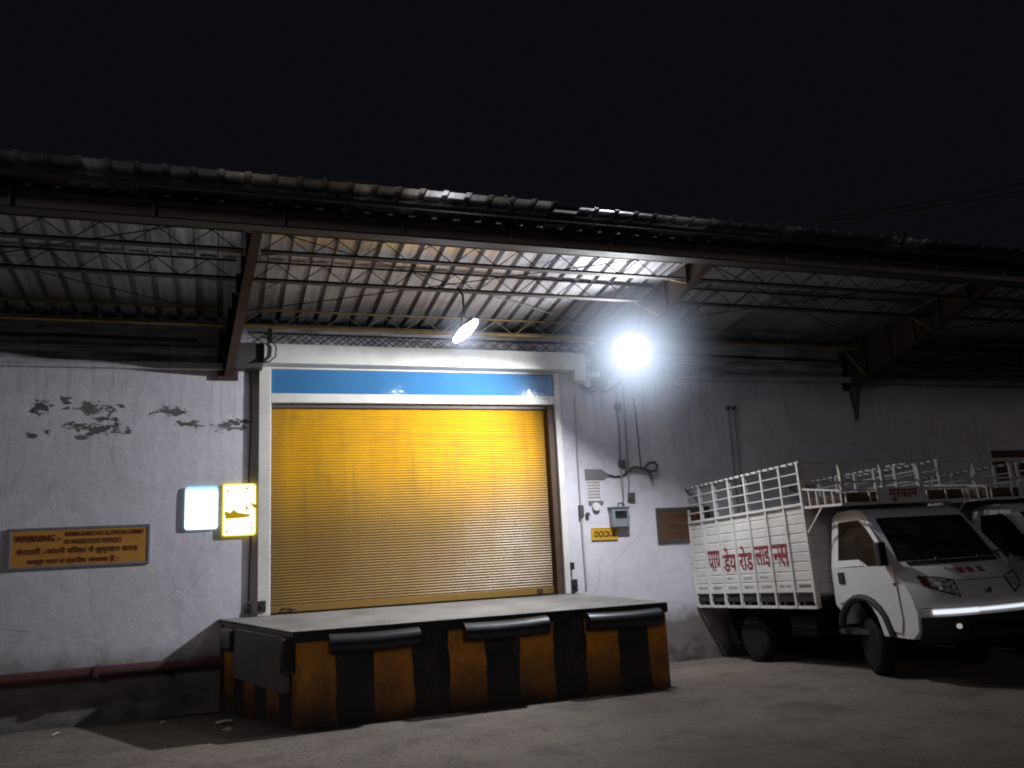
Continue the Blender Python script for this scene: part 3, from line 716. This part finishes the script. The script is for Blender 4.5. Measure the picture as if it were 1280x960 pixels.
# stripe faces with metres as UV
def sface(m, a, c, u0, u1, zb=-.25, zt=.85):
    n = max(2, int(abs(u1-u0)/.3))
    for i in range(n):
        p = [a[k]+(c[k]-a[k])*i/n for k in (0, 1)]; q = [a[k]+(c[k]-a[k])*(i+1)/n for k in (0, 1)]
        ua, ub = u0+(u1-u0)*i/n, u0+(u1-u0)*(i+1)/n
        m.face([(*p, zb), (*q, zb), (*q, zt), (*p, zt)], 0, [(ua, zb), (ub, zb), (ub, zt), (ua, zt)])
sface(m, B, Cc, .014, 4.174)
LA = math.hypot(B[0]-A[0], B[1]-A[1])
sface(m, (A[0], -.003), B, .594, .594+LA); sface(m, Cc, (4.30, -.003), .40, 3.0)
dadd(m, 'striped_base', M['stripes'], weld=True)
for x0, x1, dy in ((.42, 1.34, .0), (1.82, 2.765, .01), (3.245, 4.156, -.005)):
    m = MB(); n = 10; pr = []
    for k in range(n+1):
        a = PI/2 - PI*k/n; pr.append((D-.034-.15*max(0, math.cos(a))**.8, .765+.10*math.sin(a)))
    pr = [(D-.033, .865)] + pr + [(D-.033, .665)]
    for (xa, xb) in ((x0, x1),):
        segs = 8
        for i in range(segs):
            p0 = xa+(xb-xa)*i/segs; p1 = xa+(xb-xa)*(i+1)/segs
            s0 = -.012*math.sin(PI*i/segs)+dy*i/segs; s1 = -.012*math.sin(PI*(i+1)/segs)+dy*(i+1)/segs
            for j in range(len(pr)-1):
                m.face([(p0, pr[j][0], pr[j][1]+s0), (p1, pr[j][0], pr[j][1]+s1), (p1, pr[j+1][0], pr[j+1][1]+s1), (p0, pr[j+1][0], pr[j+1][1]+s0)])
        m.face([(xa, y, z) for y, z in pr]); m.face([(xb, y, z+dy) for y, z in pr][::-1])
    dadd(m, 'dock_bumper', M['black_rubber'], weld=True, smooth=True)
# splayed side: steel plate between two rubber blocks
dv = Vector((B[0]-A[0], B[1]-A[1], 0)).normalized(); nv = Vector((dv.y, -dv.x, 0))  # outward
if nv.x > 0: nv = -nv
SM = Matrix((dv, nv, Vector((0, 0, 1)))).transposed().to_4x4(); SM.translation = Vector((A[0], 0, 0))
m = MB(); m.box(.86, 2.5, .002, .085, .30, .848, mat=SM); dadd(m, 'side_plate', M['side_plate'], bevel=.006)
m = MB(); m.box(.40, .84, .002, .13, .58, .83, mat=SM, bev=.04); dadd(m, 'side_bumper', M['black_rubber'])
m = MB(); m.box(2.52, 2.66, .002, .12, .50, .84, mat=SM, bev=.03); dadd(m, 'side_bumper', M['black_rubber'])
m = MB(); m.box(-.0, 2.64, .018, .034, .875, .906, mat=SM); dadd(m, 'side_edge_strip', M['brown_channel'])

# ------------------------------------------------------------------ litter
def scrap(x, y, r, lab, seed):
    rnd = random.Random(seed); m = MB(); pts = []
    for k in range(9):
        a = 2*PI*k/9; q = r*(.6+.6*rnd.random()); pts.append((q*math.cos(a), q*math.sin(a), .004+.025*rnd.random()))
    c = (0, 0, .035)
    for k in range(9): m.face([pts[k], pts[(k+1) % 9], c])
    o = tag(m.build('paper_scrap', M['litter']), lab, 'litter'); o.location = (x, y, gz(y)+.002); return o
scrap(-2.27, -.75, .045, 'small bright white scrap on the ground at the foot of the left wall', 1)
scrap(-.56, -1.35, .09, 'torn white paper at the foot of the dock side, the larger of two', 2)
scrap(-.52, -2.05, .06, 'torn white paper in the dock shadow, the one nearer the yard', 3)
scrap(-1.2, -.75, .035, 'tiny pale scrap in the dock shadow near the red pipe', 4)
# ------------------------------------------------------------------ overhead cables
CE = Vector((9.9, -6.5, 5.72))
for i, (dx, lab) in enumerate(((0, 'upper of two slack overhead cables leaving the canopy edge on the right'), (.14, 'lower of two slack overhead cables leaving the canopy edge on the right'))):
    a = Vector((6.25, -3.6, 5.40-dx*.3)); c = CE - Vector((0, 0, dx)); pts = []
    for k in range(25):
        t_ = k/24; p = a.lerp(c, t_); p.z -= .12*4*t_*(1-t_); pts.append(p-a)
    m = MB(); m.tube(pts, .011, 6); o = tag(m.build('overhead_cable', M['rust_steel'], smooth=True), lab, 'cable'); o.location = a

# ------------------------------------------------------------------ floodlights
def floodlight(loc, label, W, H, face_mat, rot, hang, sub):
    t = tag(empty('floodlight', loc), label, 'floodlight')
    t.rotation_euler = rot
    m = MB(); m.box(-W*.4, W*.4, -H*.4, H*.4, .0, .06, bev=.012)
    k = -W*.4+.03
    while k < W*.4-.02: m.box(k, k+.006, -H*.4+.03, H*.4-.03, .061, .10); k += .04
    m.build('housing', M['grey_box'], t)
    m = MB(); bmesh.ops.create_uvsphere(m.bm, u_segments=24, v_segments=12, radius=.5)
    for v in m.bm.verts:
        q = v.co; e = 2.15; k = (abs(q.x*2)**e+abs(q.y*2)**e)**(1/e); r_ = math.hypot(q.x*2, q.y*2); f_ = r_/k if k > 1e-6 else 1
        v.co = (q.x*f_*(W-.02), q.y*f_*(H-.02), q.z*.14-.002)
    m.build('lens', face_mat, t, smooth=True)
    m = MB(); m.bar((-W*.4-.008, 0, .02), (-W*.4-.008, 0, .20), .03, .008, (1, 0, 0)); m.bar((W*.4+.008, 0, .02), (W*.4+.008, 0, .20), .03, .008, (1, 0, 0)); m.bar((-W*.4-.01, 0, .203), (W*.4+.01, 0, .203), .03, .008)
    m.build('bracket', M['dark_steel'], t)
    m = MB(); m.tube([t.matrix_basis.inverted() @ Vector(p) for p in hang], .014, 8); m.build('arm', M['dark_steel'], t)
    return t
L1 = Vector((4.52, -1.80, 4.10)); L2 = Vector((2.12, -2.15, 4.20))
# local -z is the beam direction
def aim(d): return (-Vector(d)).to_track_quat('Z', 'Y').to_euler()
floodlight(L1, 'dazzling round floodlight hanging at the right end of the lit canopy', .52, .50, M['lamp_face'], aim((-.50, -.82, -.30)), [(4.60, -1.66, 4.20), (4.70, -1.72, 4.5), (4.72, -1.87, 4.80)], 1)
bpy.context.view_layer.update()
floodlight(L2, 'slanted bright floodlight under the canopy above the middle of the shutter', .15, .56, M['lamp_face_soft'], (-.30, .30, .22), [(2.12, -2.13, 4.40), (2.12, -2.10, 4.66), (2.12, -1.88, 4.82)], 2)

def zmask(nt, z):
    mr = N(nt, 'ShaderNodeMapRange'); mr.interpolation_type = 'SMOOTHSTEP'; nt.links.new(z, mr.inputs[0]); mr.inputs[1].default_value = .14; mr.inputs[2].default_value = .02; return mr.outputs[0]
def lamp(name, loc, power, size, dirs, ups):
    l = bpy.data.lights.new(name, 'POINT'); l.energy = power; l.shadow_soft_size = size; l.color = (.90, .94, 1)
    l.use_nodes = True; nt = l.node_tree; em = nt.nodes['Emission']
    tc = nt.nodes.new('ShaderNodeTexCoord'); sep = nt.nodes.new('ShaderNodeSeparateXYZ'); nt.links.new(tc.outputs['Normal'], sep.inputs[0])
    tot = None
    for (d, lo, hi, amp) in dirs:     # photometric profile: lobes around directions
        dd = Vector(d).normalized()
        v = N(nt, 'ShaderNodeVectorMath', operation='DOT_PRODUCT'); nt.links.new(tc.outputs['Normal'], v.inputs[0]); v.inputs[1].default_value = dd
        mr = N(nt, 'ShaderNodeMapRange'); mr.interpolation_type = 'SMOOTHSTEP'; nt.links.new(v.outputs['Value'], mr.inputs[0])
        mr.inputs[1].default_value = lo; mr.inputs[2].default_value = hi; mr.inputs[4].default_value = amp
        tot = mr.outputs[0] if tot is None else math_(nt, 'ADD', tot, mr.outputs[0])
    tot = math_(nt, 'MULTIPLY', tot, zmask(nt, sep.outputs[2]))
    for (d, lo, hi, amp) in ups:
        dd = Vector(d).normalized()
        v = N(nt, 'ShaderNodeVectorMath', operation='DOT_PRODUCT'); nt.links.new(tc.outputs['Normal'], v.inputs[0]); v.inputs[1].default_value = dd
        mr = N(nt, 'ShaderNodeMapRange'); mr.interpolation_type = 'SMOOTHSTEP'; nt.links.new(v.outputs['Value'], mr.inputs[0])
        mr.inputs[1].default_value = lo; mr.inputs[2].default_value = hi; mr.inputs[4].default_value = amp
        tot = math_(nt, 'ADD', tot, mr.outputs[0])
    nt.links.new(tot, em.inputs['Strength'])
    o = bpy.data.objects.new(name, l); C.objects.link(o); o.location = loc; return o
lamp('floodlight_light', L1+Vector((-.07, -.12, -.05)), 250, .06, [((-.30, -.25, -.87), -.15, .85, 1.0), ((-.90, .10, -.20), .3, .98, 5.2), ((.2, .95, -.3), .05, .98, 1.7), ((.9, -.2, -.4), .1, .9, .10)], [((-.45, -.1, .85), .4, .98, 1.7), ((-.55, .82, .12), .6, .98, .8)])
lamp('floodlight_light', L2+Vector((0, 0, -.08)), 60, .05, [((-.1, .1, -1), -.1, .7, 1.0)], [((.1, -.55, .85), .5, .98, 1.3), ((0, .98, .08), .6, .98, .6)])
# emissive spheres paint the lens bloom round both floodlights
halo_mat, nt, b = nodes('halo'); nt.nodes.remove(b)
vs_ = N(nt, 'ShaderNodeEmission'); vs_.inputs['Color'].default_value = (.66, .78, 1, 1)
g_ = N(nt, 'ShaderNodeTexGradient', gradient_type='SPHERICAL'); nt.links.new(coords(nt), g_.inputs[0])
nt.links.new(math_(nt, 'MULTIPLY', math_(nt, 'POWER', g_.outputs['Fac'], 4.6), HALO), vs_.inputs['Strength'])
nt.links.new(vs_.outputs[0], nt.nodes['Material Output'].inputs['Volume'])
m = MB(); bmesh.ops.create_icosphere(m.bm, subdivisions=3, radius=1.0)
o = tag(m.build('halo', halo_mat), 'glowing sphere added as the bloom of the dazzling floodlight', 'halo', kind='stuff'); o.location = L1+Vector((-.07, -.12, -.05)); o.scale = (1.6, 1.6, 1.6)
o2 = o.copy(); C.objects.link(o2); o2.location = L2+Vector((-.02, -.02, -.08)); o2.scale = (.6, .6, .6); o2['label'] = 'small glowing sphere added as the bloom of the slanted floodlight'

# ------------------------------------------------------------------ trucks
def make_truck():
    th = math.atan(.11/2.3)
    root = empty('truck', (7.19, -1.2, -.108)); root.rotation_euler.x = -th
    W = .82
    F = lambda x, u, h: (x, -u, h)
    # ---- cab shell: outline in (u, h); lateral stations bow the front
    def bow(u, h, t):          # t -1..1 : front of the cab curves back towards the sides
        k = max(0, min(1, (u-2.2)/.9)); return u - .24*k*abs(t)**3.4
    def hw(h): return W if h <= 1.2 else W - (h-1.2)*.16
    front = [(3.20, .42), (3.29, .50), (3.31, .70), (3.26, .86), (3.17, 1.02), (3.02, 1.16), (2.96, 1.20)]
    screen = [(2.80, 1.42), (2.64, 1.62), (2.52, 1.76)]
    roof = [(2.42, 1.835), (2.2, 1.87), (1.95, 1.86), (1.86, 1.80)]
    back = [(1.83, 1.2), (1.82, .78)]
    arch = [(2.27+.38*math.cos(PI-PI*k/10), .42+.41*math.sin(PI*k/10)) for k in range(11)]
    arch = [(1.90, .70)] + [p for p in arch if p[1] > .44] + [(2.67, .44)]
    out = front + screen + roof + back + arch
    NS = 14
    ts = [-1+2*i/NS for i in range(NS+1)]
    m = MB(); rows = []
    for t in ts:
        tt = math.copysign(abs(t)**.85, t)
        rows.append([m.v(*F(tt*hw(h), bow(u, h, tt), h)) for u, h in out])
    n = len(out)
    for a, c in zip(rows, rows[1:]):
        for i in range(n): m.bm.faces.new((a[i], a[(i+1) % n], c[(i+1) % n], c[i]))
    ib = len(front)-1; ie = len(front)+len(screen)+len(roof)     # belt indices (front belt, rear belt)
    for rrow in (rows[0], rows[-1]):
        up_ = rrow[ib:ie+1]; lo = rrow[ie:] + rrow[:ib+1]
        f1 = m.bm.faces.new(up_); f2 = m.bm.faces.new(lo)
        bmesh.ops.triangulate(m.bm, faces=[f1, f2])
    cab = m.build('cab', M['cab_white'], root, smooth=True, bevel=.012)
    def patch(name, mat, pts_uh, t0, t1, off=.006, ns=10, parent=None, insetbow=True):
        """a skin patch lying on the cab shell between two lateral stations"""
        mm = MB(); rw = []
        for i in range(ns+1):
            t = t0+(t1-t0)*i/ns; row = []
            for j, (u, h) in enumerate(pts_uh):
                row.append(mm.v(*F(t*hw(h), bow(u, h, t)+off, h+off*.5)))
            rw.append(row)
        for a, c in zip(rw, rw[1:]):
            for j in range(len(pts_uh)-1): mm.bm.faces.new((a[j], a[j+1], c[j+1], c[j]))
        return mm.build(name, mat, parent or root, smooth=True)
    patch('windscreen', M['glass'], [(2.93, 1.235), (2.80, 1.42), (2.64, 1.62), (2.545, 1.735)], -.88, .88)
    patch('scuttle', M['black_plastic'], [(2.985, 1.185), (2.955, 1.205), (2.93, 1.228)], -.80, .80, .008)
    patch('bumper', M['black_plastic'], [(3.16, .36), (3.26, .41), (3.30, .50), (3.31, .64)], -.985, .985, .012, 14)
    patch('reflective_strip_glow', M['strip_white'], [(3.312, .668), (3.309, .712)], -.87, -.28, .012, 6); patch('reflective_strip_glow', M['strip_white'], [(3.312, .676), (3.309, .708)], -.272, .87, .012, 12)
    patch('bonnet_seam', M['dark_frame'], [(3.185, .994), (3.182, 1.001)], -.40, .40, .005, 10)
    patch('bumper_intake', M['under_steel'], [(3.296, .46), (3.304, .56)], -.45, .45, .022, 10)
    patch('bumper_seam', M['dark_frame'], [(3.315, .735), (3.313, .741)], -.96, .96, .003, 14)
    # headlamps
    for sg in (-1, 1):
        mm = MB()
        def P(t, u, h, off=.012): return F(sg*t*hw(h), bow(u, h, t)+off, h+.004)
        q = [(.50, 3.235, .865), (.62, 3.23, .93), (.60, 3.17, 1.02), (.96, 3.17, 1.065), (1.005, 3.17, 1.05), (1.0, 3.22, .97), (.86, 3.25, .90)]
        q = [(.47, 3.27, .84), (.44, 3.18, 1.01), (.64, 3.16, 1.045), (.845, 3.145, 1.065), (.835, 3.20, .97), (.66, 3.25, .895)]
        mm.face([P(*p) for p in q]); fo = mm.build('headlamp', M['headlamp'], root)
        mm = MB(); q2 = [(.76, 3.152, 1.055), (.847, 3.145, 1.067), (.837, 3.20, .968), (.77, 3.22, .935)]
        mm.face([P(*p, off=.016) for p in q2]); mm.build('indicator', M['amber'], fo)
        mm = MB()
        ring = [P(*p, off=.010) for p in q]
        mm.tube(ring+[ring[0]], .008, 5, False); mm.build('bezel', M['black_plastic'], fo)
        mm = MB(); c = P(.60, 3.30, .54, .0); mm.lathe([(-.03, .0), (-.03, .026), (.02, .03)], 'y', c, 14)
        mm.build('fog_lamp', M['fog'], root)
    # badge, stickers
    mm = MB(); mm.lathe([(-.012, 0), (-.012, .03), (.008, .035)], 'y', F(0, 3.275, .885), 18); mm.build('badge', M['dark_frame'], root)
    for x, mt_ in ((-.16, 'truck_red'), (-.03, 'truck_red'), (.12, 'grey_letter')):
        mm = MB(); c = F(x, 3.115, 1.115); mm.face([F(x-.045, 3.14, 1.075), F(x+.045, 3.14, 1.075), F(x+.04, 3.075, 1.135), F(x-.04, 3.075, 1.135)]); mm.build('sticker', M[mt_], root)
    # wipers
    for x in (-.35, .25):
        mm = MB(); mm.tube([F(x, 2.99, 1.23), F(x+.12, 2.955, 1.27), F(x+.46, 2.925, 1.29)], .009, 5); mm.tube([F(x-.02, 3.0, 1.215), F(x+.01, 2.985, 1.25)], .022, 8); mm.build('wiper', M['black_plastic'], root)
    # doors with window, handle, mirror
    for sg in (-1, 1):
        def S(u, h, o): return F(sg*(hw(h)+o), u, h)
        mm = MB()
        door = [(1.90, .80), (1.885, 1.2), (1.90, 1.74), (2.02, 1.80), (2.34, 1.78), (2.52, 1.62), (2.74, 1.35), (2.84, 1.2), (2.86, .62), (2.80, .42)]
        # a proud skin around the window, split at the belt so it follows the tumblehome
        lo = [(1.90, .80), (1.885, 1.2), (2.84, 1.2), (2.86, .62), (2.82, .48), (2.72, .50), (2.66, .66), (2.54, .80), (2.38, .87), (2.20, .87), (2.02, .81)]
        mm.face([S(u, h, .010) for u, h in lo]); mm.face([S(u, h, .0105) for u, h in [(1.885, 1.2), (1.90, 1.74), (1.985, 1.74), (1.97, 1.2)]])
        mm.face([S(u, h, .0105) for u, h in [(1.90, 1.74), (2.02, 1.80), (2.34, 1.785), (2.33, 1.735), (1.985, 1.735)]])
        mm.face([S(u, h, .0105) for u, h in [(2.34, 1.785), (2.52, 1.63), (2.76, 1.33), (2.84, 1.2), (2.79, 1.2), (2.68, 1.34), (2.48, 1.60), (2.33, 1.735)]])
        dr = mm.build('door', M['cab_white'], root)
        sol = dr.modifiers.new('thick', 'SOLIDIFY'); sol.thickness = .012; sol.offset = 0
        mm = MB(); mm.face([S(u, h, .006) for u, h in [(1.975, 1.22), (1.985, 1.735), (2.33, 1.735), (2.48, 1.60), (2.68, 1.34), (2.79, 1.205), (2.45, 1.205), (2.35, 1.27)]]); mm.build('side_window', M['side_glass'], dr)
        mm = MB(); mm.face([S(u, h, .018) for u, h in [(1.97, 1.205), (1.975, 1.285), (2.33, 1.285), (2.40, 1.215)]]); mm.build('window_sill', M['cab_white'], dr)
        mm = MB(); mm.box(sg*(W+.014), sg*(W+.032), -2.06, -1.96, 1.02, 1.15); mm.build('handle', M['black_plastic'], dr, bevel=.006)
        mm = MB(); mm.box(sg*(W+.02), sg*(W+.13), -2.80, -2.72, 1.20, 1.46, bev=.02); mm.tube([F(sg*(W-.01), 2.76, 1.24), F(sg*(W+.05), 2.76, 1.27)], .014, 6); mm.build('mirror', M['black_plastic'], dr)
        mm = MB(); mm.lathe([(0, .0), (0, .02), (sg*.012, .018), (sg*.012, 0)], 'x', F(sg*(W+.011), 2.83, 1.0), 12); mm.build('indicator_light', M['amber'], root)
        # arch lip
        pts = [F(sg*(W+.005), u, h) for u, h in [(1.87, .60)] + [(2.27+.40*math.cos(PI-PI*k/12), .44+.42*math.sin(PI*k/12)) for k in range(1, 12)] + [(2.69, .44)]]
        mm = MB(); mm.tube(pts, .045, 8); mm.build('arch_trim', M['black_plastic'], root, smooth=True)
    # lower sill and cabin floor
    mm = MB(); mm.box(-.78, .78, -3.1, -1.75, .44, .50); mm.build('underbody', M['interior'], root)
    # ---- wheels
    def wheel(x, u, sg, steer=0):
        w_ = .19
        mm = MB(); mm.lathe([(-w_/2, .19), (-w_/2, .27), (-w_/2+.02, .302), (-w_/2+.045, .312), (w_/2-.045, .312), (w_/2-.02, .302), (w_/2, .27), (w_/2, .19)], 'x', (0, 0, 0), 32)
        for k in range(32):
            a = 2*PI*k/32; M2 = Matrix.Rotation(a, 4, 'X'); mm.box(-w_/2+.03, w_/2-.03, -.010, .010, .308, .318, mat=M2)
        o = mm.build('wheel', M['tyre'], root, smooth=True); o.location = F(x, u, .316); o.rotation_euler.z = steer
        mm = MB(); s_ = sg
        mm.lathe([(s_*w_*.40, .195), (s_*w_*.32, .17), (s_*w_*.10, .14), (s_*w_*.12, .08), (s_*w_*.30, .06), (s_*w_*.42, .045), (s_*w_*.42, .001)], 'x', (0, 0, 0), 24); mm.build('rim', M['rim'], o, smooth=True)
        mm = MB()
        for k in range(5): a = 2*PI*k/5; mm.lathe([(s_*w_*.12, .012), (s_*w_*.24, .011), (s_*w_*.24, .0)], 'x', (0, .105*math.cos(a), .105*math.sin(a)), 8)
        mm.build('wheel_nut', M['dark_steel'], o)
    for sg in (-1, 1): wheel(sg*.68, 2.27, sg, R(-22)); wheel(sg*.70, 0, sg)
    # ---- chassis
    mm = MB()
    for sg in (-1, 1): mm.box(sg*.36-.035, sg*.36+.035, -2.9, 1.15, .50, .64)
    for u in (-1.0, -.4, .5, 1.2, 2.0, 2.7): mm.box(-.36, .36, -u-.03, -u+.03, .53, .61)
    mm.build('chassis', M['under_steel'], root)
    mm = MB(); mm.box(-.66, .66, -.05, .05, .27, .37, bev=.02); mm.lathe([(-.12, .1), (0, .15), (.12, .1)], 'x', (0, 0, .33), 16); mm.build('rear_axle', M['under_steel'], root)
    mm = MB(); mm.box(-.62, .62, -2.36, -2.30, .29, .35); mm.build('front_axle', M['under_steel'], root)
    mm = MB(); mm.box(.45, .78, -1.5, -.8, .36, .62, bev=.04); mm.build('fuel_tank', M['under_steel'], root)
    mm = MB(); mm.box(-.78, -.50, -1.35, -.85, .38, .64, bev=.02); mm.build('battery_box', M['under_steel'], root)
    for sg in (-1, 1):
        mm = MB(); mm.box(sg*.55, sg*.85, .44, .45, .22, .76); mm.build('mudflap', M['under_steel'], root)
    # ---- stake body
    BW, u0, u1 = .965, -1.10, 1.66
    mm = MB(); mm.box(-BW+.02, BW-.02, -u1+.02, -u0-.02, .82, .88)
    for k in range(7): u = u0+.15+k*.39; mm.box(-BW+.03, BW-.03, -u-.03, -u+.03, .72, .82)
    mm.build('body_floor', M['dark_steel'], root)
    nb = 7; bay = (u1-u0)/nb
    def planks(name, a, c, z0, z1, out, parent=root, npl=9):
        """corrugated boards between two points on plan"""
        mm = MB(); a = Vector(a); c = Vector(c); d = (z1-z0)/npl; o_ = Vector(out)
        pr = []
        for k in range(npl): pr += [(z0+k*d, 0), (z0+k*d+.012, .010), (z0+(k+1)*d-.014, .010), (z0+(k+1)*d-.004, 0)]
        for (za, oa), (zb2, ob) in zip(pr, pr[1:]):
            mm.face([a+o_*oa+Vector((0, 0, za)), c+o_*oa+Vector((0, 0, za)), c+o_*ob+Vector((0, 0, zb2)), a+o_*ob+Vector((0, 0, zb2))])
        mm.face([a-o_*.02+Vector((0, 0, z0)), c-o_*.02+Vector((0, 0, z0)), c-o_*.02+Vector((0, 0, z1)), a-o_*.02+Vector((0, 0, z1))])
        return mm.build(name, M['white_paint'], parent, weld=True)
    for sg in (-1, 1):
        sp = planks('side_panel', F(sg*(BW-.03), u0+.02, 0), F(sg*(BW-.03), u1-.02, 0), .955, 2.0, (sg, 0, 0))
        mm = MB()
        for k in range(nb+1):
            u = u0+bay*k; ww = .036 if 0 < k < nb else .045
            mm.box(sg*(BW-.040), sg*(BW+.008), -u-ww/2, -u+ww/2, .75, 2.515)
        mm.box(sg*(BW-.036), sg*(BW-.003), -u1, -u0, .735, .77); mm.box(sg*(BW-.036), sg*(BW-.002), -u1, -u0, .935, .96)
        mm.box(sg*(BW-.016), sg*(BW+.015), -u1, -u0, 1.985, 2.02)
        mm.build('side_frame', M['white_paint'], root)
        mm = MB(); mm.tube([F(sg*BW, u0, 2.52), F(sg*BW, u1, 2.515)], .020, 8)
        for h in (2.13, 2.26, 2.39): mm.tube([F(sg*(BW-.01), u0, h), F(sg*(BW-.01), u1, h)], .010, 6)
        mm.build('rail', M['white_paint'], root)
        mm = MB(); rp = []
        for k in range(int((u1-u0)/.012)):
            a = 2*PI*k/11; rp.append(F(sg*BW+.020*math.cos(a), u0+.012*k+.01*math.sin(k*.21), 2.518+.020*math.sin(a)))
        mm.tube(rp, .013, 5); mm.build('rope', M['cable'], root)
    planks('front_panel', F(-BW+.02, u1-.01, 0), F(BW-.02, u1-.01, 0), .91, 2.0, (0, -1, 0))
    mm = MB()
    for x in (-BW, -.33, .33, BW): mm.box(x-.026, x+.026, -u1-.026, -u1+.012, .80 if abs(x) > .9 else 2.0, 2.515)
    mm.box(-BW, BW, -u1-.02, -u1+.01, 1.985, 2.02); mm.box(-BW, BW, -u1-.018, -u1+.012, 2.49, 2.538); mm.box(-BW, BW, -u1-.010, -u1+.010, 2.245, 2.275)
    mm.build('front_frame', M['white_paint'], root)
    planks('tailgate', F(-BW+.02, u0+.01, 0), F(BW-.02, u0+.01, 0), .91, 1.7, (0, 1, 0))
    mm = MB()
    for x in (-.5, 0, .5): mm.box(x-.016, x+.016, -u0-.012, -u0+.012, 1.7, 2.5)
    mm.box(-BW, BW, -u0-.012, -u0+.012, 2.50, 2.53); mm.box(-BW, BW, -u0-.01, -u0+.01, 2.1, 2.12); mm.build('rear_frame', M['white_paint'], root)
    # ---- luggage tray over the cab
    mm = MB(); ut = 2.36; zb_, zt_ = 1.925, 2.085
    for sg in (-1, 1):
        mm.bar(F(sg*BW, u1, zb_+.03), F(sg*BW, ut, zb_), .022, .03); mm.bar(F(sg*BW, u1, zt_+.10), F(sg*BW, ut, zt_), .02)
        for k in range(6): u = u1+(ut-u1)*k/5; mm.bar(F(sg*BW, u, zb_), F(sg*BW, u, zt_+.10*(1-k/5)), .016)
        mm.bar(F(sg*BW, u1, 1.62), F(sg*BW, 2.0, zb_), .018)
    mm.bar(F(-BW, ut, zb_), F(BW, ut, zb_), .022, .035); mm.bar(F(-BW, ut, zt_), F(BW, ut, zt_), .02)
    for x in (-.9, -.55, .32, .62, .9): mm.bar(F(x, ut, zb_), F(x, ut, zt_), .018)
    for k in range(7): x = -.9+.3*k; mm.bar(F(x, u1, zb_+.03), F(x, ut, zb_), .02, .012)
    tray = mm.build('roof_tray', M['white_paint'], root)
    mm = MB(); mm.box(-.47, .27, -ut-.035, -ut-.022, zb_-.012, zt_+.02); nb_ = mm.build('name_board', M['white_paint'], tray)
    lettering(['म', 'ु', ('स', .66), 'कान'] if False else ['मु', ('स', .66), 'कान'], M['truck_red'], (-.29, -ut-.038, zb_+.012), width=.42, height=.135, parent=nb_, bold=.006)
    mm = MB(); mm.box(-.93, .93, -ut+.03, -u1-.03, zb_+.035, zb_+.14, bev=.03); mm.build('folded_tarpaulin', M['dark_board'], root)
    # rear-axle side lettering: the truck's right side (x negative), one word piece per bay
    xs_ = -(BW+.004)
    pieces = [['पा', ('ण', .70)], ['डेय'], ['रोड'], ['लाइ'], [('न', .72), 'स']]
    for k, it in enumerate(pieces):
        ua = u0+bay*(k+1)+.026
        extra = .05 if k in (1, 2) else 0
        lettering(it, M['truck_red'], (-(BW-.0165), -ua, 1.255-(.02 if extra else 0)), width=bay-.078, height=.275+extra, xdir=(0, -1, 0), parent=root, bold=.011)
    rnd = random.Random(3)
    for k, s_ in ((2, 'JPR'), (3, 'ALWAR'), (4, 'RAJ-')):
        lettering(s_, M['grey_letter'], (-(BW-.0165), -(u0+bay*k+.08), 1.115), width=.2 if k > 2 else .13, height=.035, xdir=(0, -1, 0), parent=root)
    for k, s_ in ((0, '9414'), (1, '98290'), (2, '02040'), (3, '98291'), (4, '60500'), (5, '94140'), (6, '-----')):
        lettering(s_, M['grey_letter'], (-(BW-.0165), -(u0+bay*k+.08), .99), width=.22, height=.04, xdir=(0, -1, 0), parent=root)
    return root
tr = make_truck()
tag(tr, 'white small truck with caged stake body and red Hindi lettering along its side', 'truck', 'white trucks parked side by side')
t2 = copy_tree(tr); t2.location.x += 2.28; t2.location.y += .02
t2['label'] = 'white small truck mostly cut off by the right edge of the picture'

# ------------------------------------------------------------------ world, faint yard light as the single sun
w = bpy.data.worlds.new('World'); sc.world = w; w.use_nodes = True; nt = w.node_tree
bg = nt.nodes['Background']; sky = nt.nodes.new('ShaderNodeTexSky'); sky.sky_type = 'NISHITA'; sky.sun_disc = False
sky.sun_elevation = R(-4); sky.sun_rotation = R(200)
mx = nt.nodes.new('ShaderNodeMix'); mx.data_type = 'RGBA'; mx.inputs[0].default_value = .97
nt.links.new(sky.outputs[0], mx.inputs[6]); mx.inputs[7].default_value = (.038, .037, .054, 1)
nt.links.new(mx.outputs[2], bg.inputs[0]); bg.inputs[1].default_value = .10
sl = bpy.data.lights.new('sun', 'SUN'); sl.energy = .12; sl.angle = R(12); sl.color = (1, .90, .93)
so = bpy.data.objects.new('sun', sl); C.objects.link(so)
so.rotation_euler = Vector((.42, .87, -.30)).to_track_quat('-Z', 'Y').to_euler()

sc.view_settings.view_transform = 'Standard'; sc.view_settings.look = 'None'; sc.view_settings.exposure = 0
sc.cycles.max_bounces = 6; sc.cycles.use_denoising = True
sc.cycles.filter_width = 1.9
sc.cycles.sample_clamp_indirect = 3
